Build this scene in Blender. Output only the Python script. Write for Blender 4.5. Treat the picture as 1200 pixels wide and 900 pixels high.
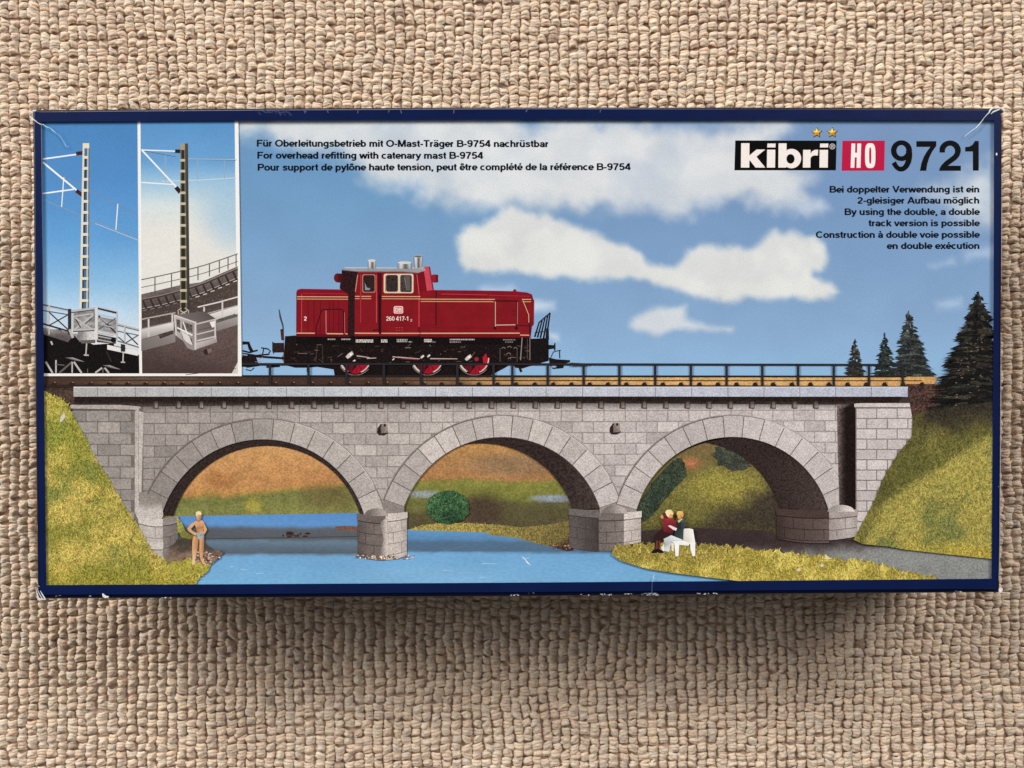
import bpy, math, random
import numpy as np
from mathutils import Vector
from mathutils.geometry import delaunay_2d_cdt, tessellate_polygon

random.seed(7); np.random.seed(7)
for o in list(bpy.data.objects): bpy.data.objects.remove(o)
SC = bpy.context.scene
COL = SC.collection

# ------------------------------------------------------------------ scale
S = 0.000317            # metres on the lid for one unit of the artwork
H = 0.055               # height of the box
LENS = 30.0
D = 1200 * S * LENS / 36.0      # camera to lid
def W(x, y): return ((x - 600.0) * S, (450.0 - y) * S)

# ------------------------------------------------------------------ camera
cam = bpy.data.cameras.new("camera"); co = bpy.data.objects.new("camera", cam); COL.objects.link(co)
cam.lens = LENS; cam.sensor_width = 36; cam.clip_start = 0.005; cam.clip_end = 50
co.location = (0, 0, H + D); co.rotation_euler = (0, 0, 0)
SC.camera = co
# ------------------------------------------------------------------ world + window light
w = bpy.data.worlds.new("World"); SC.world = w; w.use_nodes = True
bg = w.node_tree.nodes["Background"]; bg.inputs[0].default_value = (0.98, 0.97, 1.0, 1); bg.inputs[1].default_value = 0.12
def area_light(name, loc, target, sx, sy, power, col):
    l = bpy.data.lights.new(name, 'AREA'); l.shape = 'RECTANGLE'; l.size = sx; l.size_y = sy; l.energy = power; l.color = col
    o = bpy.data.objects.new(name, l); COL.objects.link(o); o.location = loc
    d = Vector(target) - Vector(loc); o.rotation_euler = d.to_track_quat('-Z', 'Y').to_euler(); return o
area_light("left_window_light", (-1.75, 1.22, 1.26), (-0.1, 0, 0), 2.4, 0.36, 71, (1.0, 0.965, 0.93))
area_light("right_window_light", (1.05, 1.22, 1.26), (0.1, 0, 0), 1.5, 0.36, 29, (1.0, 0.965, 0.93))
SC.view_settings.view_transform = 'Standard'; SC.view_settings.look = 'None'
SC.view_settings.exposure = 0.0; SC.view_settings.gamma = 1.0
SC.render.engine = 'CYCLES'
SC.render.resolution_x = 1024; SC.render.resolution_y = 768

# ------------------------------------------------------------------ colour + noise helpers
def lin(c):
    c = np.asarray(c, dtype=float) / 255.0
    return np.where(c <= 0.04045, c / 12.92, ((c + 0.055) / 1.055) ** 2.4)
def C(*c): return tuple(c)
def hash2(ix, iy, seed):
    h = (ix.astype(np.int64) * 374761393 + iy.astype(np.int64) * 668265263 + seed * 1442695041) & 0xffffffff
    h = ((h ^ (h >> 13)) * 1274126177) & 0xffffffff
    return ((h ^ (h >> 16)) & 0xffff) / 65535.0
def vnoise(x, y, seed=0):
    x = np.asarray(x, float); y = np.asarray(y, float)
    ix = np.floor(x); iy = np.floor(y); fx = x - ix; fy = y - iy
    fx = fx * fx * (3 - 2 * fx); fy = fy * fy * (3 - 2 * fy)
    a = hash2(ix, iy, seed); b = hash2(ix + 1, iy, seed); c = hash2(ix, iy + 1, seed); d = hash2(ix + 1, iy + 1, seed)
    return (a * (1 - fx) + b * fx) * (1 - fy) + (c * (1 - fx) + d * fx) * fy
def fbm(x, y, scale, oct=4, seed=0):
    t = 0; amp = 0.5; s = 1.0 / scale; tot = 0
    for k in range(oct):
        t = t + amp * vnoise(np.asarray(x) * s + k * 17.3, np.asarray(y) * s - k * 9.1, seed + k); tot += amp
        amp *= 0.5; s *= 2.05
    return t / tot
def sstep(a, b, x):
    t = np.clip((np.asarray(x, float) - a) / (b - a), 0, 1); return t * t * (3 - 2 * t)
def mixc(a, b, t):
    t = np.asarray(t)[..., None]; return np.asarray(a, float) * (1 - t) + np.asarray(b, float) * t
def ramp(y, stops):
    ys = [s[0] for s in stops]; cs = np.array([s[1] for s in stops], float)
    return np.stack([np.interp(y, ys, cs[:, k]) for k in range(3)], -1)
def sdist(x, y, pts):          # signed distance to a polygon, positive inside
    P = np.asarray(pts, float); x = np.asarray(x, float); y = np.asarray(y, float)
    d = np.full(x.shape, 1e9); ins = np.zeros(x.shape, bool)
    for i in range(len(P)):
        ax, ay = P[i]; bx, by = P[(i + 1) % len(P)]
        ex, ey = bx - ax, by - ay; L = ex * ex + ey * ey + 1e-9
        t = np.clip(((x - ax) * ex + (y - ay) * ey) / L, 0, 1)
        d = np.minimum(d, np.hypot(x - ax - t * ex, y - ay - t * ey))
        c = ((ay > y) != (by > y)) & (x < (bx - ax) * (y - ay) / (by - ay + 1e-12) + ax)
        ins ^= c
    return np.where(ins, d, -d)

# ------------------------------------------------------------------ materials (node based; colour of the print = attribute Col)
MATS = {}
def N(nt, t, **kw):
    n = nt.nodes.new(t)
    for k, v in kw.items(): setattr(n, k, v)
    return n
def noise(nt, vec, px, detail=2.0, rough=0.5):
    n = N(nt, 'ShaderNodeTexNoise'); n.inputs['Scale'].default_value = 1.0 / (px * S)
    n.inputs['Detail'].default_value = detail; n.inputs['Roughness'].default_value = rough
    nt.links.new(vec, n.inputs['Vector']); return n.outputs['Fac']
def maprange(nt, v, a, b, c, d):
    m = N(nt, 'ShaderNodeMapRange'); m.inputs[1].default_value = a; m.inputs[2].default_value = b
    m.inputs[3].default_value = c; m.inputs[4].default_value = d
    nt.links.new(v, m.inputs[0]); return m.outputs[0]
def vmul(nt, a, b):
    m = N(nt, 'ShaderNodeVectorMath', operation='MULTIPLY'); nt.links.new(a, m.inputs[0])
    if isinstance(b, tuple): m.inputs[1].default_value = b
    else: nt.links.new(b, m.inputs[1])
    return m.outputs[0]
def print_mat(key, layers, rough=0.36, tint=None, stretch=(1, 1, 1), spec=0.09, metallic=0.0):
    """layers: list of (size, lo, hi, detail): each multiplies the ink colour with noise"""
    m = bpy.data.materials.new("ink_" + key); m.use_nodes = True; nt = m.node_tree
    b = nt.nodes['Principled BSDF']; b.inputs['Roughness'].default_value = rough
    b.inputs['Specular IOR Level'].default_value = spec
    tc = N(nt, 'ShaderNodeTexCoord'); mp = N(nt, 'ShaderNodeMapping'); mp.inputs['Scale'].default_value = stretch
    nt.links.new(tc.outputs['Object'], mp.inputs['Vector'])
    at = N(nt, 'ShaderNodeAttribute', attribute_name='Col'); c = at.outputs['Color']
    for (px, lo, hi, det) in layers:
        f = maprange(nt, noise(nt, mp.outputs[0], px, det), 0.34, 0.66, lo, hi); c = vmul(nt, c, f)
    if tint:
        px, c0, c1 = tint
        f = maprange(nt, noise(nt, mp.outputs[0], px, 3.0), 0.36, 0.64, 0, 1)
        mx = N(nt, 'ShaderNodeMix', data_type='RGBA'); nt.links.new(f, mx.inputs[0])
        mx.inputs[6].default_value = (*c0, 1); mx.inputs[7].default_value = (*c1, 1)
        c = vmul(nt, c, mx.outputs[2])
    nt.links.new(c, b.inputs['Base Color'])
    # faint board waviness under the varnish
    bp = N(nt, 'ShaderNodeBump'); bp.inputs['Strength'].default_value = 0.05; bp.inputs['Distance'].default_value = 0.0006
    nt.links.new(noise(nt, tc.outputs['Object'], 9, 2), bp.inputs['Height']); nt.links.new(bp.outputs[0], b.inputs['Normal'])
    MATS[key] = m; return m
print_mat('plain', [(1.6, .95, 1.05, 1)])
print_mat('sky', [(1.7, .955, 1.045, 1), (60, .97, 1.03, 2)])
print_mat('stone', [(1.5, .77, 1.20, 1), (10, .92, 1.07, 3)])
print_mat('grass', [(1.9, .60, 1.36, 1), (5.0, .86, 1.12, 2)], tint=(3.2, (.88, 1.01, .86), (1.09, .99, 1.06)))
print_mat('field', [(2.1, .78, 1.20, 1), (12, .88, 1.12, 3)])
print_mat('water', [(2.0, .93, 1.07, 2), (30, .95, 1.05, 2)], stretch=(.35, 1, 1))
print_mat('foliage', [(2.0, .50, 1.60, 2), (6, .75, 1.25, 2)])
print_mat('gravel', [(2.2, .40, 1.75, 1)])
print_mat('paint', [(1.6, .93, 1.07, 1), (16, .92, 1.07, 2)])
print_mat('black', [(2.2, .55, 1.5, 2)])
print_mat('ink', [(2.0, .96, 1.04, 1)])
print_mat('scuff', [(1.4, .80, 1.12, 2)], rough=0.85, spec=0.1)
# navy varnished board of the lid
print_mat('board', [(2.0, .94, 1.06, 1), (45, .90, 1.10, 3)], rough=0.30, spec=0.15)

# ------------------------------------------------------------------ artwork builder: flat printed shapes, in artwork units
DZ = 2.5e-6                 # one layer of ink lies this far above the one it overlaps
LV = {'n': 0, 'box': np.zeros((40000, 4)), 'lev': np.zeros(40000, int)}
class Art:
    def __init__(s): s.v = []; s.f = []; s.c = []; s.m = []; s.mi = []; s.hold = None; s.floor = 1
    def up(s): return s
    def place(s, boxes):
        """height just above everything already printed under these boxes"""
        b = np.asarray(boxes, float); n = LV['n']; lev = s.floor
        if n:
            E = LV['box'][:n]; e = .03
            hit = np.zeros(n, bool)
            for q in b: hit |= (E[:, 0] < q[2] - e) & (E[:, 2] > q[0] + e) & (E[:, 1] < q[3] - e) & (E[:, 3] > q[1] + e)
            if hit.any(): lev = max(lev, int(LV['lev'][:n][hit].max()) + 1)
        k = len(b); LV['box'][n:n + k] = b; LV['lev'][n:n + k] = lev; LV['n'] = n + k
        s.z = H + 2e-6 + lev * DZ
    def _mi(s, tex):
        if tex not in s.m: s.m.append(tex)
        return s.m.index(tex)
    def _add(s, tex, pts, cols, faces):
        b = len(s.v); k = s._mi(tex)
        if s.hold is None:
            q = np.asarray(pts, float); s.place([(q[:, 0].min(), q[:, 1].min(), q[:, 0].max(), q[:, 1].max())])
        for (x, y), c in zip(pts, cols):
            X, Y = W(x, y); s.v.append((X, Y, s.z)); s.c.append(c)
        for f in faces: s.f.append(tuple(b + i for i in f)); s.mi.append(k)
    def poly(s, tex, col, pts):
        pts = [tuple(p) for p in pts]
        cols = col if isinstance(col, list) else [col] * len(pts)
        if len(pts) <= 4 and len(pts) == 3: faces = [(0, 1, 2)]
        else: faces = [tuple(t) for t in tessellate_polygon([[Vector((x, y, 0)) for x, y in pts]])]
        fixed = []
        for t in faces:             # keep every normal facing up out of the lid
            (ax, ay), (bx, by), (cx, cy) = pts[t[0]], pts[t[1]], pts[t[2]]
            fixed.append(t if (bx - ax) * (cy - ay) - (by - ay) * (cx - ax) < 0 else (t[0], t[2], t[1]))
        s._add(tex, pts, cols, fixed); return s
    def rect(s, tex, col, x0, y0, x1, y1): return s.poly(tex, col, [(x0, y0), (x1, y0), (x1, y1), (x0, y1)])
    def line(s, tex, col, p, q, wd, wd2=None):
        wd2 = wd if wd2 is None else wd2
        dx, dy = q[0] - p[0], q[1] - p[1]; L = math.hypot(dx, dy) or 1; nx, ny = -dy / L / 2, dx / L / 2
        return s.poly(tex, col, [(p[0] + nx * wd, p[1] + ny * wd), (q[0] + nx * wd2, q[1] + ny * wd2), (q[0] - nx * wd2, q[1] - ny * wd2), (p[0] - nx * wd, p[1] - ny * wd)])
    def path(s, tex, col, pts, wd):
        n = len(pts); L = []; R = []
        for i, p in enumerate(pts):
            a = pts[max(i - 1, 0)]; b = pts[min(i + 1, n - 1)]
            dx, dy = b[0] - a[0], b[1] - a[1]; l = math.hypot(dx, dy) or 1
            ww = wd[i] if isinstance(wd, (list, tuple)) else wd
            L.append((p[0] - dy / l * ww / 2, p[1] + dx / l * ww / 2)); R.append((p[0] + dy / l * ww / 2, p[1] - dx / l * ww / 2))
        return s.band(tex, col, L, R)
    def band(s, tex, col, L, R):
        n = len(L); q = []
        for i in range(n - 1):
            a = np.array([L[i], L[i + 1], R[i + 1], R[i]]); q.append((a[:, 0].min(), a[:, 1].min(), a[:, 0].max(), a[:, 1].max()))
        s.place(q); s.hold = True
        for i in range(n - 1): s.poly(tex, col, [L[i], L[i + 1], R[i + 1], R[i]])
        s.hold = None; return s
    def disc(s, tex, col, cx, cy, rx, ry=None, n=24, a0=0, a1=360):
        ry = rx if ry is None else ry
        full = abs(a1 - a0) >= 360
        k = n if full else n + 1
        pts = [(cx + rx * math.cos(math.radians(a0 + (a1 - a0) * i / n)), cy + ry * math.sin(math.radians(a0 + (a1 - a0) * i / n))) for i in range(k)]
        return s.poly(tex, col, pts)
    def arc(s, tex, col, cx, cy, r, wd, a0, a1, n=24):
        return s.path(tex, col, [(cx + r * math.cos(math.radians(a0 + (a1 - a0) * i / n)), cy + r * math.sin(math.radians(a0 + (a1 - a0) * i / n))) for i in range(n + 1)], wd)
    def area(s, tex, pts, fn, step=3.0):
        """outline filled with a triangle net whose ink colour comes from fn(x, y)"""
        P = np.asarray(pts, float); B = []
        for i in range(len(P)):
            a, b = P[i], P[(i + 1) % len(P)]; n = max(1, int(np.hypot(*(b - a)) / step))
            for k in range(n): B.append(a + (b - a) * k / n)
        nb = len(B)
        gx, gy = np.meshgrid(np.arange(P[:, 0].min() + step / 2, P[:, 0].max(), step), np.arange(P[:, 1].min() + step / 2, P[:, 1].max(), step))
        gx = gx.ravel(); gy = gy.ravel(); k = sdist(gx, gy, np.array(B)) > step * 0.45
        pts2 = [Vector(p) for p in B] + [Vector((x, y)) for x, y in zip(gx[k], gy[k])]
        vs, es, fs, _, _, _ = delaunay_2d_cdt(pts2, [], [list(range(nb))], 1, 1e-5)
        xy = np.array([(v[0], v[1]) for v in vs]); col = fn(xy[:, 0], xy[:, 1])
        ff = []
        for t in fs:
            ax, ay = xy[t[0]]; bx, by = xy[t[1]]; cx, cy = xy[t[2]]
            ff.append(tuple(t) if (bx - ax) * (cy - ay) - (by - ay) * (cx - ax) < 0 else tuple(reversed(t)))
        s._add(tex, [tuple(p) for p in xy], [tuple(c) for c in col], ff); return s
    def grid(s, tex, x0, y0, x1, y1, fn, step=3.0):
        nx = int((x1 - x0) / step) + 1; ny = int((y1 - y0) / step) + 1
        gx, gy = np.meshgrid(np.linspace(x0, x1, nx), np.linspace(y0, y1, ny)); col = fn(gx.ravel(), gy.ravel())
        faces = [(j * nx + i, (j + 1) * nx + i, (j + 1) * nx + i + 1, j * nx + i + 1) for j in range(ny - 1) for i in range(nx - 1)]
        s._add(tex, list(zip(gx.ravel(), gy.ravel())), [tuple(c) for c in col], faces); return s
    def fibres(s, tex, pts, fn, n, ln=(2.0, 4.6), wd=(.55, 1.05), up=1.0, lo=.62, hi=1.42, seed=1):
        """short strokes of grass scattered inside an outline, in many thin layers"""
        rs = np.random.RandomState(seed); P = np.asarray(pts, float); b0 = P.min(0); b1 = P.max(0)
        s.place([(b0[0], b0[1], b1[0], b1[1])]); z0 = s.z; NL = 40; s.hold = True
        m = int(n * (b1 - b0).prod() / max(1, abs(np.sum(P[:, 0] * np.roll(P[:, 1], -1) - np.roll(P[:, 0], -1) * P[:, 1])) / 2))
        q = b0 + rs.uniform(0, 1, (m, 2)) * (b1 - b0); q = q[sdist(q[:, 0], q[:, 1], P) > .6]
        q = q[np.argsort(q[:, 1])]; base = fn(q[:, 0], q[:, 1])
        for i, (x, y) in enumerate(q):
            s.z = z0 + (i * 17 % NL) * DZ
            a = math.radians(90 + rs.normal(0, 38)); l = rs.uniform(*ln); w_ = rs.uniform(*wd); k = rs.uniform(lo, hi); t = rs.uniform(-1, 1)
            c = np.clip(base[i] * k * np.array([1 + .07 * t, 1.0, 1 - .06 * t]), 0, 250)
            s.line(tex, tuple(c), (x, y), (x + math.cos(a) * l, y - math.sin(a) * l * up), w_, w_ * .35)
        s.hold = None; LV['lev'][LV['n'] - 1] += NL; return s
    def build(s, name, parent, label=None):
        me = bpy.data.meshes.new(name); me.from_pydata(s.v, [], s.f)
        a = me.attributes.new('Col', 'FLOAT_COLOR', 'POINT')
        c = np.ones((len(s.v), 4)); c[:, :3] = lin(np.clip(np.array(s.c, float), 0, 255)); a.data.foreach_set('color', c.ravel())
        for k in s.m: me.materials.append(MATS[k])
        me.polygons.foreach_set('material_index', s.mi); me.update()
        o = bpy.data.objects.new(name, me); COL.objects.link(o); o.parent = parent
        if label: o['label'] = label
        return o

# ------------------------------------------------------------------ carpet
def carpet_material():
    m = bpy.data.materials.new("wool_loops"); m.use_nodes = True; nt = m.node_tree
    b = nt.nodes['Principled BSDF']; b.inputs['Roughness'].default_value = 0.8; b.inputs['Specular IOR Level'].default_value = 0.25
    b.inputs['Subsurface Weight'].default_value = 0.65; b.inputs['Subsurface Radius'].default_value = (1.0, .85, .7); b.inputs['Subsurface Scale'].default_value = 0.0011
    b.inputs['Sheen Weight'].default_value = 0.25; b.inputs['Sheen Roughness'].default_value = 0.5
    tc = N(nt, 'ShaderNodeTexCoord'); at = N(nt, 'ShaderNodeAttribute', attribute_name='Col')
    mp = N(nt, 'ShaderNodeMapping'); mp.inputs['Scale'].default_value = (.45, 1, 1); nt.links.new(tc.outputs['Object'], mp.inputs['Vector'])
    f = noise(nt, mp.outputs[0], 1.1, 3, .6)
    c = vmul(nt, at.outputs['Color'], maprange(nt, f, .3, .7, .76, 1.26))
    c = vmul(nt, c, maprange(nt, noise(nt, tc.outputs['Object'], 90, 2), .35, .65, .93, 1.06))
    nt.links.new(c, b.inputs['Base Color'])
    bp = N(nt, 'ShaderNodeBump'); bp.inputs['Strength'].default_value = 0.9; bp.inputs['Distance'].default_value = 0.0006
    nt.links.new(f, bp.inputs['Height']); nt.links.new(bp.outputs[0], b.inputs['Normal'])
    return m
def build_carpet():
    PXL = 0.00430; PYL = 0.00345
    HX, HY = 0.31, 0.25
    nx = int(2 * HX / PXL); ny = int(2 * HY / PYL)
    I, J = np.meshgrid(np.arange(nx), np.arange(ny)); I = I.ravel(); J = J.ravel()
    rs = np.random.RandomState(3)
    n = len(I)
    wob = (fbm(I * 1.0, J * 1.0, 9, 3, 5) - .5) * 1.1
    cx = -HX + (I + .5) * PXL + wob * PXL + rs.normal(0, .06, n) * PXL
    cy = -HY + (J + .5) * PYL + (fbm(I * 1.0, J * 1.0, 12, 3, 9) - .5) * 1.3 * PYL + rs.normal(0, .07, n) * PYL
    keep = ~((np.abs(cx) < 0.155) & (np.abs(cy) < 0.062))
    cx, cy = cx[keep], cy[keep]; n = len(cx)
    K = 3                                     # strands of yarn in a loop
    cx = np.repeat(cx, K); cy = np.repeat(cy, K); k = np.tile(np.arange(K) - 1.0, n); ph0 = np.repeat(rs.uniform(0, 6.28, n), K)
    rot = np.repeat(rs.normal(0, .06, n), K) + rs.normal(0, .07, n * K)
    szl = np.repeat(np.clip(rs.normal(1, .10, n), .75, 1.3), K)
    up = np.repeat(rs.normal(0, .00022, n), K)
    n1 = n; n = n * K
    a = PXL * .52 * szl * np.clip(rs.normal(1, .06, n), .7, 1.35)
    rad = PYL * .232 * np.clip(rs.normal(1, .13, n), .6, 1.5)
    cy = cy + k * PYL * .245 * szl + rs.normal(0, .00009, n); cx = cx + rs.normal(0, .00016, n)
    hz = (0.00165 - .00046 * np.abs(k) + rs.normal(0, .00011, n)) + up * .7
    tw = .24 * PYL * rs.normal(.55, .30, n) * np.repeat(np.sign(rs.normal(.4, 1, n1)), K)
    nu, nv = 8, 6
    s = np.linspace(-1, 1, nu); th = np.linspace(-0.45, math.pi + 0.45, nv)
    Sg, Tg = np.meshgrid(s, th, indexing='ij'); Sg = Sg.ravel()[None]; Tg = Tg.ravel()[None]
    end = np.sqrt(np.clip(1 - np.abs(Sg) ** 3, 0, 1)) * .85 + .15
    r = rad[:, None] * end * (1 + .10 * np.sin(4 * Sg + ph0[:, None]))
    lx = a[:, None] * Sg + r * .15 * np.sin(2 * Tg + ph0[:, None])
    ly = r * 1.12 * np.cos(Tg) + tw[:, None] * np.sin(1.7 * Sg + .6 * (ph0[:, None] - 3.1))
    lz = hz[:, None] * np.clip(1 - np.abs(Sg) ** 2.3, 0, 1) ** .8 + r * np.sin(Tg)
    c, sn = np.cos(rot)[:, None], np.sin(rot)[:, None]
    X = cx[:, None] + lx * c - ly * sn; Y = cy[:, None] + lx * sn + ly * c; Zc = -0.0025 + lz
    m = nu * nv; V = np.stack([X, Y, Zc], -1).reshape(-1, 3)
    q = []
    for i in range(nu - 1):
        for j in range(nv - 1): q.append((i * nv + j, (i + 1) * nv + j, (i + 1) * nv + j + 1, i * nv + j + 1))
    q = np.array(q)[:, ::-1]; F = (q[None] + (np.arange(n) * m)[:, None, None]).reshape(-1, 4)
    # yarn tone of each strand
    tone = np.clip(rs.normal(1, .06, n), .7, 1.3) * np.repeat(np.clip(rs.normal(1, .035, n1), .8, 1.2), K) * (0.95 + .10 * fbm(cx / S, cy / S, 60, 3, 21))
    fleck = np.repeat(rs.uniform(0, 1, n1) < .005, K); tone = np.where(fleck, tone * .55, tone)
    warm = rs.normal(0, .02, n)
    base = lin((243, 213, 186))
    colL = np.stack([base[0] * tone * (1 + warm), base[1] * tone, base[2] * tone * (1 - warm)], -1)
    colV = np.repeat(colL, m, 0)
    # stray hairs of wool lying on the loops
    NH = 9000; hx = rs.uniform(-HX, HX, NH); hy = rs.uniform(-HY, HY, NH); kp = ~((np.abs(hx) < .172) & (np.abs(hy) < .08)); hx, hy = hx[kp], hy[kp]; NH = len(hx)
    an = rs.uniform(0, math.pi, NH); ln = rs.uniform(.0012, .0034, NH); cv = rs.normal(0, .9, NH); hw = rs.uniform(.00004, .00008, NH); hz0 = rs.uniform(-.0010, -.0003, NH)
    tt = np.linspace(-.5, .5, 5); ribs = []
    for t in tt:
        th_ = an + cv * t; px_ = hx + ln * t * np.cos(an + cv * t * .5); py_ = hy + ln * t * np.sin(an + cv * t * .5)
        zz = hz0 + .0005 * (1 - 4 * t * t)
        for sg in (-1, 1): ribs.append(np.stack([px_ - sg * hw * np.sin(th_), py_ + sg * hw * np.cos(th_), zz], -1))
    HV = np.stack(ribs, 1).reshape(-1, 3); hq = np.array([(2 * i, 2 * i + 2, 2 * i + 3, 2 * i + 1) for i in range(4)])
    HF = (hq[None] + (np.arange(NH) * 10)[:, None, None]).reshape(-1, 4) + len(V)
    V = np.vstack([V, HV]); F = np.vstack([F, HF]); colV = np.vstack([colV, np.repeat(base[None] * rs.uniform(.75, 1.12, NH)[:, None], 10, 0)])
    # backing sheet below the loops, reaching well past the frame
    # coarser loops past the edge of the frame
    ox, oy = np.meshgrid(np.arange(-.62, .62, PXL), np.arange(-.54, .54, PYL)); ox = ox.ravel(); oy = oy.ravel()
    kp = (np.abs(ox) > HX - .001) | (np.abs(oy) > HY - .001); ox, oy = ox[kp], oy[kp]; no = len(ox)
    ox = ox + rs.normal(0, .0003, no) + (fbm(ox / PXL, oy / PYL, 9, 3, 5) - .5) * PXL; oy = oy + rs.normal(0, .0002, no)
    S2, T2 = np.meshgrid(np.linspace(-1, 1, 6), np.linspace(0, math.pi, 5), indexing='ij'); S2 = S2.ravel()[None]; T2 = T2.ravel()[None]
    pr = np.sqrt(np.clip(1 - np.abs(S2) ** 4, 0, 1)) * .95 + .05; hh = rs.normal(.0021, .0002, no)[:, None]
    OV = np.stack([ox[:, None] + PXL * .54 * S2 + 0 * T2 * hh, oy[:, None] + PYL * .52 * pr * np.cos(T2) + 0 * hh, -.0025 + hh * pr * np.sin(T2)], -1).reshape(-1, 3)
    oq = np.array([(i * 5 + j, i * 5 + j + 1, (i + 1) * 5 + j + 1, (i + 1) * 5 + j) for i in range(5) for j in range(4)])
    F = np.vstack([F, (oq[None] + (np.arange(no) * 30)[:, None, None]).reshape(-1, 4) + len(V)]); V = np.vstack([V, OV])
    colV = np.vstack([colV, np.repeat(base[None] * np.clip(rs.normal(.94, .06, no), .7, 1.2)[:, None], 30, 0)])
    bs = np.array([(-1.6, -1.4, -.0024), (1.6, -1.4, -.0024), (1.6, 1.4, -.0024), (-1.6, 1.4, -.0024)])
    nV = len(V); V = np.vstack([V, bs]); colV = np.vstack([colV, np.tile(base * .7, (4, 1))])
    me = bpy.data.meshes.new("carpet")
    nF = len(F) + 1
    me.vertices.add(len(V)); me.vertices.foreach_set('co', V.ravel())
    loops = np.concatenate([F.ravel(), np.array([nV, nV + 1, nV + 2, nV + 3])])
    me.loops.add(len(loops)); me.loops.foreach_set('vertex_index', loops.astype(np.int32))
    me.polygons.add(nF); me.polygons.foreach_set('loop_start', np.arange(nF, dtype=np.int32) * 4); me.polygons.foreach_set('loop_total', np.full(nF, 4, np.int32))
    me.update(calc_edges=True); me.validate()
    me.polygons.foreach_set('use_smooth', np.ones(nF, bool))
    at = me.attributes.new('Col', 'FLOAT_COLOR', 'POINT'); cc = np.ones((len(V), 4)); cc[:, :3] = colV; at.data.foreach_set('color', cc.ravel())
    me.materials.append(carpet_material())
    o = bpy.data.objects.new("carpet", me); COL.objects.link(o)
    o['kind'] = 'structure'; o['label'] = 'beige loop pile wool carpet under the box'; o['category'] = 'carpet'
build_carpet()

# ------------------------------------------------------------------ box
box = bpy.data.objects.new("model_kit_box", None); COL.objects.link(box); box.empty_display_size = .05
box['label'] = 'worn navy blue cardboard box printed with a red locomotive on a stone viaduct'
box['category'] = 'box'
OUT = [(37.5, 128.0), (320, 126.2), (600, 125.2), (880, 125.2), (1175.2, 126.2), (1174.6, 320), (1173.4, 520), (1172.2, 694.6), (880, 697.0), (600, 699.3), (320, 700.8), (43.2, 702.0), (41.2, 520), (39.2, 320)]
def ring_pts(inset, rad=2.5):
    """lid outline pulled inwards, corners rounded"""
    P = np.array(OUT, float); n = len(P); cen = np.array([607.0, 413.0]); res = []
    for i in range(n):
        a, p, b = P[i - 1], P[i], P[(i + 1) % n]
        d1 = (p - a) / np.linalg.norm(p - a); d2 = (b - p) / np.linalg.norm(b - p)
        n1 = np.array([-d1[1], d1[0]]); n2 = np.array([-d2[1], d2[0]])
        k = n1 + n2; k = k / (1 + n1 @ n2); q = p + k * inset
        if n1 @ n2 < .5:
            r = max(rad - inset * .5, .8)
            for t in (0, .25, .5, .75, 1.0):
                s0 = q - d1 * r; s1 = q + d2 * r
                res.append((1 - t) ** 2 * s0 + 2 * t * (1 - t) * q + t * t * s1)
        else: res.append(q)
    return res
def loft(name, levels, col, parent, rim=None, cap_top=True):
    vs = []; fs = []; rings = []
    for inset, z in levels:
        r = ring_pts(inset); rings.append(list(range(len(vs), len(vs) + len(r)))); vs += [(*W(p[0], p[1]), z) for p in r]
    k = len(rings[0])
    for a, b in zip(rings[:-1], rings[1:]):
        for i in range(k): fs.append((a[i], a[(i + 1) % k], b[(i + 1) % k], b[i]))
    fs.append(tuple(reversed(rings[0]))) if cap_top else None
    fs.append(tuple(rings[-1]))
    me = bpy.data.meshes.new(name); me.from_pydata(vs, [], fs)
    import bmesh
    bm = bmesh.new(); bm.from_mesh(me); bmesh.ops.recalc_face_normals(bm, faces=bm.faces); bm.to_mesh(me); bm.free()
    at = me.attributes.new('Col', 'FLOAT_COLOR', 'POINT'); c = np.ones((len(vs), 4)); c[:, :3] = lin(col); c[len(rings[0]):, :3] = lin(rim if rim else col); at.data.foreach_set('color', c.ravel())
    me.materials.append(MATS['board'])
    for p in me.polygons: p.use_smooth = len(p.vertices) == 4
    o = bpy.data.objects.new(name, me); COL.objects.link(o); o.parent = parent; return o
R = 3.2
lev = [(R * (1 - math.sin(t)), H - R * S * (1 - math.cos(t))) for t in [math.radians(a) for a in (0, 18, 36, 54, 72, 90)]]
lid = loft('lid', lev + [(0.3, 0.006), (1.2, 0.0058)], (13, 27, 70), box, (12, 14, 32))
tray = loft('tray', [(3.0, 0.010), (3.0, 0.0004), (5.0, 0.0)], (205, 200, 190), box)

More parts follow.
